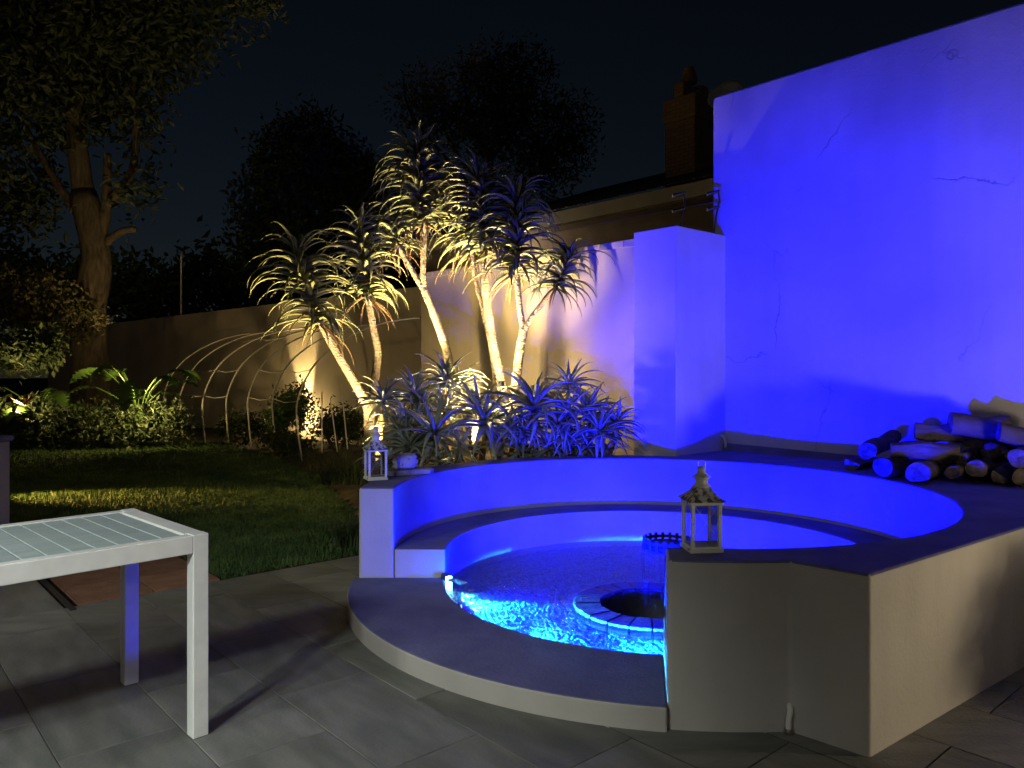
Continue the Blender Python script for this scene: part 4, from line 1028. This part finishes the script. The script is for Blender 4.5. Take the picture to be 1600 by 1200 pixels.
big_tree('feathery_tree', 'thin feathery tree with pale stems behind the tallest tree aloe', b3,
  [([b3, A(780, 420), A(770, 330), A(765, 240)], .22, .08), ([A(772, 330), A(700, 215), A(690, 150)], .07, .02), ([A(772, 330), A(650, 190), A(630, 120)], .06, .02), ([A(766, 250), A(815, 180), A(810, 120)], .06, .02), ([A(772, 320), A(860, 260), A(880, 190)], .07, .02), ([A(766, 260), A(720, 120)], .05, .02)],
  [(A(820, 200), (1.5, 1.2, 1.3)), (A(860, 260), (.9, .9, .9)), (A(740, 170), (1.3, 1.1, 1.2)), (A(660, 160), (.9, .8, 1.0)), (A(900, 210), (.6, .7, .9)), (A(790, 110), (1.3, 1.0, .6))], 9000, M['leaf_olive'], 23, .05, .16)
bush('far_hedge', 'black mass of trees low behind the back wall', 'hedge', at(340, 440, 24), (7, 1.5, 1.6), 9000, M['leaf_dark'], 24, .14, .3, blobs=[((at(x, 450, 24).x, 24.0, at(x, 450 + random.uniform(-25, 20), 24).z), (.9, .8, random.uniform(.7, 1.3))) for x in range(-60, 660, 50)])
am = at(283, 485, 20.0)
tag(MB().tube([(am.x, am.y, 0), (am.x, am.y, at(283, 395, 20).z)], .022, 6).build('mast_pole', M['hoop']), 'thin upright pole beyond the far wall', 'pole')

# ------------------------------------------------------------------ the house's porch behind the viewer, with its lights and two added fill lamps
hw = MB().box((-1.5, -3.2, 1.6), (14, .25, 3.2))
tag(hw.build('house_wall', M['house_plaster']), 'plastered house wall behind the viewer', 'wall')
pch = thing('porch', 'open porch of the house behind the viewer', 'porch', (-2.5, -1.7, 0))
MB().box((-.5, .6, 2.68), (8.0, 3.8, .14)).build('roof', M['house_plaster'], pch)
def downlight(p, label, power, color, angle=165, size=.05, target=(0, 0, -1)):
    t = thing('ceiling_light', label, 'light', Vector(p), 'ceiling lights of the porch')
    MB().lathe([(.06, .0), (.065, -.03), (.05, -.04)], 20).build('housing', M['dark_metal'], t)
    MB().lathe([(.045, -.039), (.04, -.055), (.005, -.06)], 20).build('lens', M['white_lens'], t)
    lamp('ceiling_lamp', t, Vector(p) + Vector((0, 0, -.09)), power, color, 'SPOT', size, Vector(p) + Vector(target), angle, 1.0)
downlight((-1.95, -.55, 2.605), 'left ceiling light of the porch behind the viewer', 270, (.97, 1.0, .90), 68, .12, target=(.36, 2.6, -2.5))
downlight((-2.40, -.40, 2.605), 'right ceiling light of the porch behind the viewer', 200, (.90, 1.0, .90), 68, .12, target=(.80, 2.5, -2.5))
downlight((-3.70, .25, 2.605), 'added fill light at the left end of the porch', 300, (.95, 1.0, .90), 74, .2, target=(1.3, 3.3, -2.5))  # extra lamp added to soften the table's shadow
downlight((.60, -2.4, 2.605), 'dim added fill light under the porch roof', 62, (1.0, .90, .72), 165, .25, target=(.1, .8, -1))  # weak fill added for the block front and the paving before it
# low bollard light beside the path to the right of the basin
bo = Vector((4.05, 2.45, 0))
bt_ = thing('bollard_light', 'low warm bollard light right of the basin block', 'light', bo)
MB().lathe([(.05, 0), (.05, .42), (.045, .43)], 16).build('post', M['dark_metal'], bt_, smooth=False)
MB().lathe([(.030, .43), (.032, .50), (.030, .52)], 16).build('lens', M['white_lens'], bt_)
MB().lathe([(.055, .52), (.055, .55), (.02, .56)], 16).build('cap', M['dark_metal'], bt_)
lamp('bollard_lamp', bt_, bo + Vector((-.09, .02, .49)), 100, (1.0, .80, .50), size=.16)
# lamp under the neighbour's eave
e_ = h0 + U * 3.82 - V * .12; e_.z = at(781, 383, 12.0).z
el = thing('eave_light', 'bright lamp under the eave of the dark house, behind the leaves', 'light', e_)
MB().tube([(0, 0, .16), (0, 0, .06)], .012, 8).build('bracket', M['dark_metal'], el)
MB().lathe([(.03, .06), (.10, .02), (.10, .0), (.06, .01)], 16).build('shade', M['dish'], el)
MB().lathe([(.05, .005), (.055, -.03), (.03, -.07)], 16).build('globe', M['white_lens'], el, smooth=True)
lamp('eave_lamp', el, e_ + Vector((.0, 0, -.13)) - V * .05, 30, (1.0, .82, .52), size=.05)
# unseen pole lamp added on the left, warms the chimney and treetops
sl = Vector((-15.3, 6.0, 0))
st_ = thing('added_pole_lamp', 'added tall pole lamp out of view beyond the left side of the garden', 'lamp', sl)
MB().tube([(0, 0, 0), (0, 0, 3.5), (0, 0, 6.6), (.5, 0, 7.0), (1.1, 0, 7.05)], [.09, .075, .06, .05, .05], 10).build('pole', M['dark_metal'], st_, smooth=True)
MB().box((1.3, 0, 7.03), (.5, .22, .10)).build('head', M['dark_metal'], st_, bevel=.02)
MB().box((1.32, 0, 6.97), (.36, .16, .03)).build('lens', M['warm_lens'], st_)
lamp('added_pole_lamp_light', st_, sl + Vector((1.32, 0, 6.88)), 120, (1.0, .66, .30), size=.12)
bush('leafy_shrub', 'added low shrub out of view, shading the right side of the block', 'shrub', (2.86, 3.10, .27), (.42, .20, .25), 1500, M['leaf_dark'], 31, .03, .09)  # unseen shrub put in to shade the block's right face
